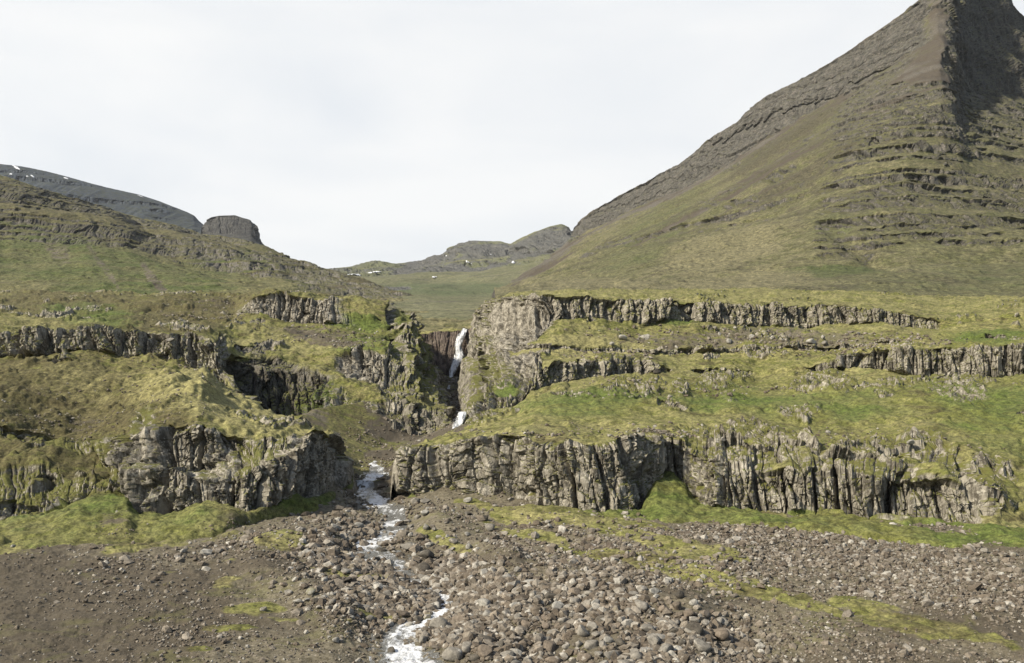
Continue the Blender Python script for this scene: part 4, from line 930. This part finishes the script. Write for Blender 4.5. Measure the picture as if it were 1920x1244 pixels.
def scatter_mesh(name, idx, P, pxsize, shapes, seed, mat, label, squash=1.0):
    r = np.random.RandomState(seed); Vs, Fs, T = [], [], []; o = 0
    rots = [rotm(r.uniform(-.5, .5), r.uniform(-.5, .5), r.uniform(0, 6.3)) for _ in range(160)]
    for q, i in enumerate(idx):
        p = P[i]; s_ = pxsize[q] * p[1] / FPX * 0.5
        V, F = shapes[r.randint(len(shapes))]; R = rots[r.randint(160)]
        V2 = (V @ R.T) * s_ * np.array([1, 1, squash]) + p + np.array([0, 0, s_ * 0.18])
        Vs.append(V2); Fs.append(F + o); o += len(V); T.append(np.full(len(V), r.rand() ** 1.25))
    ob = build_mesh(name, np.concatenate(Vs), np.concatenate(Fs), mat, dict(tint=np.concatenate(T)), False)
    return tag(ob, label, None, None, 'stuff')
small = stone_shapes(28, 1, 100, 0.9)
GP = GR.P.reshape(-1, 3)
NST = 27000
idx = rs.choice(len(pr), NST, p=pr)
sz = size_px(idx) * np.exp(rs.normal(-0.12, 0.55, NST)); sz = np.clip(sz, 2.5, 34)
scatter_mesh('stones', idx, GP, sz, small, 3, M_STONES, 'countless small brown and grey stones strewn over the valley floor')
# finer pebbles everywhere on bare ground
pe = ((0.15 + dens) * (GR.grav > 0.5)); pe[(gpx < -120) | (gpx > 2040) | (gpy > 1300) | (gy > 118)] = 0
pe = (pe / pe.sum()).ravel(); idx = rs.choice(len(pe), 22000, p=pe)
tiny = stone_shapes(16, 1, 300, 0.9)
scatter_mesh('pebbles', idx, GP, np.clip(4.9 * np.exp(rs.normal(0, 0.38, len(idx))), 2.2, 10), tiny, 4, M_STONES, 'fine pebbles and cobbles filling the ground between larger stones')

# single boulders
bigs = stone_shapes(26, 3, 500, 0.65)
BME = []
for V, F in bigs:
    V = V * (1 + 0.03 * fbm(V[:, 0] * 5, V[:, 1] * 5, V[:, 2] * 5, 2, 8)[:, None])
    ob = build_mesh('boulder', V, F, M_STONE, {}, True); BME.append(ob.data); bpy.data.objects.remove(ob)
gvis = (GR.P[..., 1] < 135)
fp = np.stack([gpx[gvis], gpy[gvis]], 1); fpos = GR.P[gvis]
placed = []
TONES = dict(pale=(0.27, 0.255, 0.22), grey=(0.19, 0.174, 0.146), brown=(0.150, 0.122, 0.092), dark=(0.075, 0.066, 0.052))
def boulder(px_, py_, d, label, cat='boulder', group=None, pos=None, flat=0.8, seed=None, tone=None):
    if pos is None:
        k = np.argmin((fp[:, 0] - px_) ** 2 + (fp[:, 1] - (py_ + d * 0.25)) ** 2); pos = fpos[k]
    r = np.random.RandomState(int(px_ * 7 + py_ * 13) % 99991 if seed is None else seed)
    s_ = d * pos[1] / FPX * 0.5
    me = BME[r.randint(len(BME))]
    o = bpy.data.objects.new('boulder', me); scene.collection.objects.link(o)
    o.location = (pos[0], pos[1], pos[2] + s_ * 0.32); o.rotation_euler = (r.uniform(-.25, .25), r.uniform(-.25, .25), r.uniform(0, 6.28))
    o.scale = (s_, s_ * r.uniform(0.85, 1.05), s_ * flat * 1.25)
    if tone is None:
        w = label.split()
        tone = 'pale' if ('pale' in w or 'light' in w) else 'dark' if ('dark' in w or 'black' in w) else 'brown' if ('brownish' in w or 'reddish' in w or 'brown' in w) else 'grey'
    c = TONES[tone]; v = r.uniform(0.9, 1.1); o.color = (c[0] * v, c[1] * v, c[2] * v, 1)
    placed.append((px_, py_, d)); tag(o, label, cat, group); return o
NAMED = [
    (767,1023,40,'largest grey boulder beside the stream, just right of the upper white rapids'),
    (1048,1135,34,'pale rounded boulder in the right boulder field, whiter than its neighbours'),
    (824,1170,42,'big rounded boulder on the right bank of the lowest white rapids'),
    (857,1188,36,'grey boulder touching the big rounded one beside the lowest rapids'),
    (848,1226,42,'large grey boulder at the bottom edge, right of the white water'),
    (795,1195,26,'round boulder on the right bank between white water and two larger boulders'),
    (910,1220,44,'brownish boulder in the middle of the bottom edge'),
    (1075,1091,22,'pale boulder perched on the bank of the right boulder field'),
    (1000,1112,30,'tilted grey boulder in a heap high in the right boulder field'),
    (955,1116,30,'sloping grey boulder left of the heap in the right boulder field'),
    (952,1148,24,'leaning boulder beside the narrow side trickle'),
    (1040,1045,17,'squat grey boulder in the row below the mossy bank'),
    (1151,1049,20,'pale boulder standing alone left of the yellow moss strip'),
    (1425,1097,22,'reddish brown boulder alone on the yellow moss strip'),
    (630,1200,22,'pale boulder alone on the gravel left of the lowest rapids'),
    (583,1107,26,'pale flat boulder in the rubble left of the stream'),
    (608,1085,26,'pale rounded boulder on top of the rubble left of the stream'),
    (625,1127,24,'grey boulder at the foot of the left rubble bank'),
    (655,1145,32,'long leaning boulder at the lower end of the left rubble bank'),
    (798,938,22,'round boulder below the columns near the gorge mouth'),
    (779,938,24,'boulder at the corner where the right columns meet the stream'),
    (797,960,26,'pale slab boulder on the right bank below the columns'),
    (875,935,20,'pale boulder tucked against the foot of the right columns'),
    (672,985,20,'pale boulder on the brown rubble left of the stream, under the left crags'),
    (645,1000,22,'squarish boulder on the brown rubble spur left of the stream'),
    (920,988,26,'blocky boulder pair half sunk in the mossy bank'),
    (1230,1083,14,'small flat boulder on the gravel above the moss strip'),
    (1190,1225,40,'grey boulder at the bottom edge, in the right half of the boulder field'),
    (1110,1205,38,'grey boulder near the bottom edge beside two thin trickles'),
    (1030,1212,38,'brown boulder between the two thin trickles at the bottom'),
    (1250,1218,34,'rounded boulder at the bottom edge under the bare gravel bank'),
    (1008,1192,30,'boulder just above the thin trickle near the bottom'),
    (740,1100,22,'dark boulder on the left bank beside the short white drop'),
    (885,1085,30,'dark soaked boulder at the right of the short white drop'),
    (800,1040,38,'mossy dark boulder in midstream below the largest grey one'),
    (865,1053,22,'dark boulder on the stony island right of the stream'),
    (793,1066,34,'dark rounded boulder above the short white drop'),
    (715,1032,26,'dark boulder splitting the upper white rapids'),
    (680,913,14,'black soaked boulder in the narrow rapids at the gorge mouth'),
    (735,1222,26,'dark soaked boulder standing in the lowest white water'),
    (708,1192,18,'dark boulder at the left edge of the lowest rapids'),
    (778,1222,16,'small dark rock poking out of the lowest white water'),
    (1362,825,0,'')]
for a in NAMED:
    if a[2] == 0 or a[1] < 860: continue
    boulder(a[0], a[1], a[2], a[3])
AUTO = []
ZONES = [
    (950, 1130, 300, 75, 120, (21, 42), 'rounded grey-brown boulder in the jumbled boulder field right of the lower stream', 'boulders in the field right of the lower stream'),
    (640, 1105, 130, 60, 34, (14, 24), 'grey boulder in the rubble bank left of the middle stream', 'boulders in the rubble bank left of the stream'),
    (810, 1000, 110, 60, 30, (13, 22), 'brownish boulder on the right bank of the upper stream', 'boulders on the right bank of the upper stream'),
    (1560, 1050, 360, 45, 36, (11, 18), 'small grey boulder in the wide stony field under the right cliffs', 'boulders in the stony field under the right cliffs'),
    (690, 915, 40, 35, 14, (8, 15), 'dark boulder in the narrow stream bed at the gorge mouth', 'boulders at the gorge mouth')]
for zi, (cx, cy, rx, ry, n, (a, b), lab, grp) in enumerate(ZONES):
    r = np.random.RandomState(40 + zi); k = 0; tries = 0
    if zi == 0: cx, cy, rx, ry = 1060, 1170, 300, 80
    while k < n and tries < 5000:
        tries += 1
        ax, ay = r.uniform(-1, 1, 2)
        if ax * ax + ay * ay > 1: continue
        X, Y = cx + ax * rx, cy + ay * ry
        d = r.uniform(a, b) * (0.75 + 0.35 * (Y - 900) / 340 if zi != 1 else 1)
        if zi == 0 and r.rand() < 0.4: d *= 0.75
        if any((X - q[0]) ** 2 + ((Y - q[1]) * 1.5) ** 2 < (0.42 * (d + q[2])) ** 2 for q in placed): continue
        kk = np.argmin((fp[:, 0] - X) ** 2 + (fp[:, 1] - Y) ** 2)
        if dmG[gvis][kk] < -0.4 and r.rand() < 0.85: continue
        tone = 'dark' if zi == 4 else ('pale', 'grey', 'grey', 'brown', 'grey', 'brown', 'dark', 'grey', 'dark')[r.randint(9)]
        fl = (0.62, 0.8, 0.95)[r.randint(3)]
        o = boulder(X, Y, d, lab, 'boulder', grp, seed=zi * 1000 + k, tone=tone, flat=fl); k += 1
        AUTO.append([o, X, Y, tone, fl, d, zi])

# what sets each boulder apart: tone, shape, size, the landmark beside it, and last its place among the like
MARKS = {0: [(855,1180,'by the big boulder at the lowest rapids'), (850,1225,'in the bottom corner right of the white water'), (930,1120,'above the narrow side trickle'), (1000,1190,'around the thin trickles at the bottom'),
             (1000,1110,'in the heap high in the field'), (1050,1140,'around the whitest boulder of the field'), (1130,1110,'under the bare gravel bank'), (1130,1210,'right of the trickles at the bottom edge'),
             (1240,1140,'at the upper right of the field'), (1260,1215,'at the lower right of the field'), (1330,1180,'where the boulder field thins out'), (1150,1160,'in the middle right of the boulder field'), (920,1220,'at the bottom between rapids and trickles')],
         1: [(530,1090,'high on the left rubble bank'), (600,1090,'on top of the left rubble bank'), (640,1140,'low on the left rubble bank'), (700,1080,'between left rubble bank and middle rapids'), (580,1130,'at the foot of the left rubble bank'), (730,1130,'on the left bank above the lowest rapids')],
         2: [(790,960,'just below the gorge mouth columns'), (850,1010,'on the slope right of the upper rapids'), (900,990,'by the left end of the mossy bank'), (770,1030,'near the largest boulder by the stream'), (830,1050,'on the stony island by the short white drop'), (730,960,'at the edge of the upper rapids')],
         3: [(1250,1030,'in the stones beyond the mossy bank'), (1400,1030,'in the stones under the leaning columns'), (1550,1030,'in the middle of the wide stony field'), (1700,1040,'in the stony field below the green apron'), (1850,1050,'in the stony field near the right edge'), (1500,1080,'along the stony field lower edge'), (1750,1085,'low in the right stony field')],
         4: [(690,890,'in the highest rapids at the gorge mouth'), (680,930,'left of the rapids at the gorge mouth'), (720,930,'right of the rapids at the gorge mouth')]}
byl = {}
for e in AUTO:
    o, X, Y, tone, fl, d, zi = e
    mk_ = min(MARKS[zi], key=lambda m_: (m_[0] - X) ** 2 + ((m_[1] - Y) * 1.6) ** 2)[2]
    sh = {0.62: 'flat', 0.8: 'rounded', 0.95: 'tall'}[fl]; tn = {'pale': 'pale', 'grey': 'grey', 'brown': 'brown', 'dark': 'dark'}[tone]
    byl.setdefault((f'{tn} {sh} boulder', mk_), []).append(e)
ORD = ['', 'first', 'second', 'third', 'fourth', 'fifth', 'sixth', 'seventh', 'eighth', 'ninth', 'tenth']
for (nm, mk_), es in byl.items():
    es.sort(key=lambda e: e[1])
    for i, e in enumerate(es):
        if len(es) == 1: e[0]['label'] = f'{nm} {mk_}'
        elif len(es) == 2: e[0]['label'] = f"{('left', 'right')[i]} {nm} of two {mk_}"
        else: e[0]['label'] = f"{nm} {mk_}, {ORD[min(i + 1, 10)]} from left"

def pick(S, n, blobs, seed, lim=None):
    ppx, ppy = project(S.P)
    class Q: pass
    q = Q(); q.px = ppx; q.py = ppy
    w = np.zeros(ppx.shape)
    for b in blobs: w = np.maximum(w, b[-1] * blob(q, *b[:-1]))
    if lim is not None: w *= lim
    w *= np.clip(0.5 + 1.5 * fbm(S.P[..., 0] / 4, S.P[..., 1] / 4, S.P[..., 2] / 4, 3, seed), 0, 2)
    w = w.ravel() / w.sum(); return np.random.RandomState(seed).choice(len(w), n, p=w)
# scree and fallen blocks on the terraces
RP = RS.P.reshape(-1, 3)
i1 = pick(RS, 1900, [(1400,640,260,20,3,0.4,1.0),(1640,640,140,14,0,0.4,0.8),(1150,660,120,12,0,0.4,0.5),(1300,735,200,12,0,0.5,.5),(1180,725,90,18,0,0.4,.7),(1500,820,420,18,2,0.4,.45),(1050,810,200,12,0,.4,.25)], 60, (RS.rock < 0.5))
scatter_mesh('scree', i1, RP, np.clip(5.5 * np.exp(np.random.RandomState(1).normal(0, 0.45, len(i1))), 2.5, 15), small, 6, M_STONES, 'pale broken rock scattered over the right terraces below the upper cliff')
i2 = pick(MS, 1100, [(620,640,110,12,4,0.4,1.0),(600,620,120,8,3,.4,.7),(400,580,90,18,0,0.5,.4),(560,612,80,6,0,.4,.5)], 61, (MS.rock < 0.5))
scatter_mesh('scree', i2, MS.P.reshape(-1, 3), np.clip(3.6 * np.exp(np.random.RandomState(2).normal(0, 0.4, len(i2))), 2, 9), small, 7, M_STONES, 'brownish scree on the terrace left of the gorge')
i3 = pick(NS, 700, [(150,805,90,25,0,0.5,.8),(215,985,50,22,0,.4,.7),(430,985,50,14,0,.4,1),(480,850,80,25,0,.5,1),(380,690,200,30,10,.5,.3),(200,770,200,50,0,.5,.3)], 62, (NS.rock < 0.5))
scatter_mesh('scree', i3, NS.P.reshape(-1, 3), np.clip(4.5 * np.exp(np.random.RandomState(3).normal(0, 0.4, len(i3))), 2, 10), small, 8, M_STONES, 'broken stones on the left turf shoulder and below its crags')
gy_ok = ((GR.P[..., 1] > 119) & (GR.P[..., 1] < 256)) * 1.0
i4 = pick(GR, 2200, [(720,830,80,45,-10,0.5,1.0),(845,750,26,55,0,.5,4.0),(700,880,50,25,0,.5,2.0)], 63, gy_ok)
scatter_mesh('scree', i4, GP, np.clip(4.5 * np.exp(np.random.RandomState(4).normal(0, 0.45, len(i4))), 2, 13), small, 9, M_STONES, 'brown rubble on the gorge floor behind the gorge mouth')
def on(S, X, Y):
    """nearest point of a sheet's surface in that bearing, the closest one if several"""
    ppx, ppy = project(S.P); m = (np.abs(ppx - X) < 3) & (np.abs(ppy - Y) < 2.5)
    if not m.any(): m = (np.abs(ppx - X) < 8) & (np.abs(ppy - Y) < 6)
    c = S.P[m]; return c[np.argmin(c[:, 1])]
for X, Y, d, lab, SH in ((371,802,17,'rounded boulder resting on top of the left crags', NS), (25,1022,13,'pale rock in the grass at the left edge', NS), (322,634,17,'pointed boulder on the rim of the left ledge', NS),
      (1168,630,20,'pale block on the turf below the upper right cliff, leftmost of the large ones', RS), (1212,628,24,'flat pale block beside another below the upper right cliff', RS),
      (1233,693,20,'dark boulder sitting on the middle ledge of the right slope', RS), (1150,643,14,'upright block on the pale turf of the right terrace', RS), (1410,628,20,'large pale block in the middle of the right terrace scree', RS),
      (1370,637,16,'pale block left of the large one in the right terrace scree', RS), (1520,637,20,'pale block towards the right end of the terrace scree', RS), (1545,643,17,'low block at the right end of the terrace scree', RS),
      (1225,797,11,'light stone alone on the green right slope', RS), (1357,820,17,'upright rock on the rim above the right crags', RS), (985,822,0,'', RS), (943,826,12,'round stone on the rim of the right columns', RS),
      (367,545,8,'pale boulder on the skyline of the left terrace', MS), (1715,829,16,'pale slab on the turf above the right crags', RS), (1340,612,13,'boulder against the foot of the upper right cliff', RS)):
    if d: boulder(X, Y, d, lab, pos=on(SH, X, Y + d * 0.25))
print('objects', len(bpy.data.objects), 'verts', sum(len(o.data.vertices) for o in bpy.data.objects if o.type == 'MESH'))

# ================================================================== thin air haze round the whole valley
hz = bmesh.new(); bmesh.ops.create_cube(hz, size=1.0)
for v in hz.verts: v.co = Vector((v.co.x * 6000, 1800 + v.co.y * 4600, -25 + (v.co.z + 0.5) * 1200))
me = bpy.data.meshes.new('haze'); hz.to_mesh(me); hz.free()
hm, hnt = newmat('haze'); ho = hnt.nodes.new('ShaderNodeOutputMaterial'); hv = hnt.nodes.new('ShaderNodeVolumePrincipled')
hv.inputs['Color'].default_value = (0.86, 0.90, 0.95, 1); hv.inputs['Density'].default_value = 0.000028; hv.inputs['Anisotropy'].default_value = 0.3
hnt.links.new(hv.outputs[0], ho.inputs['Volume']); me.materials.append(hm)
o = bpy.data.objects.new('haze', me); scene.collection.objects.link(o); tag(o, 'thin pale summer haze filling the valley', None, None, 'stuff')
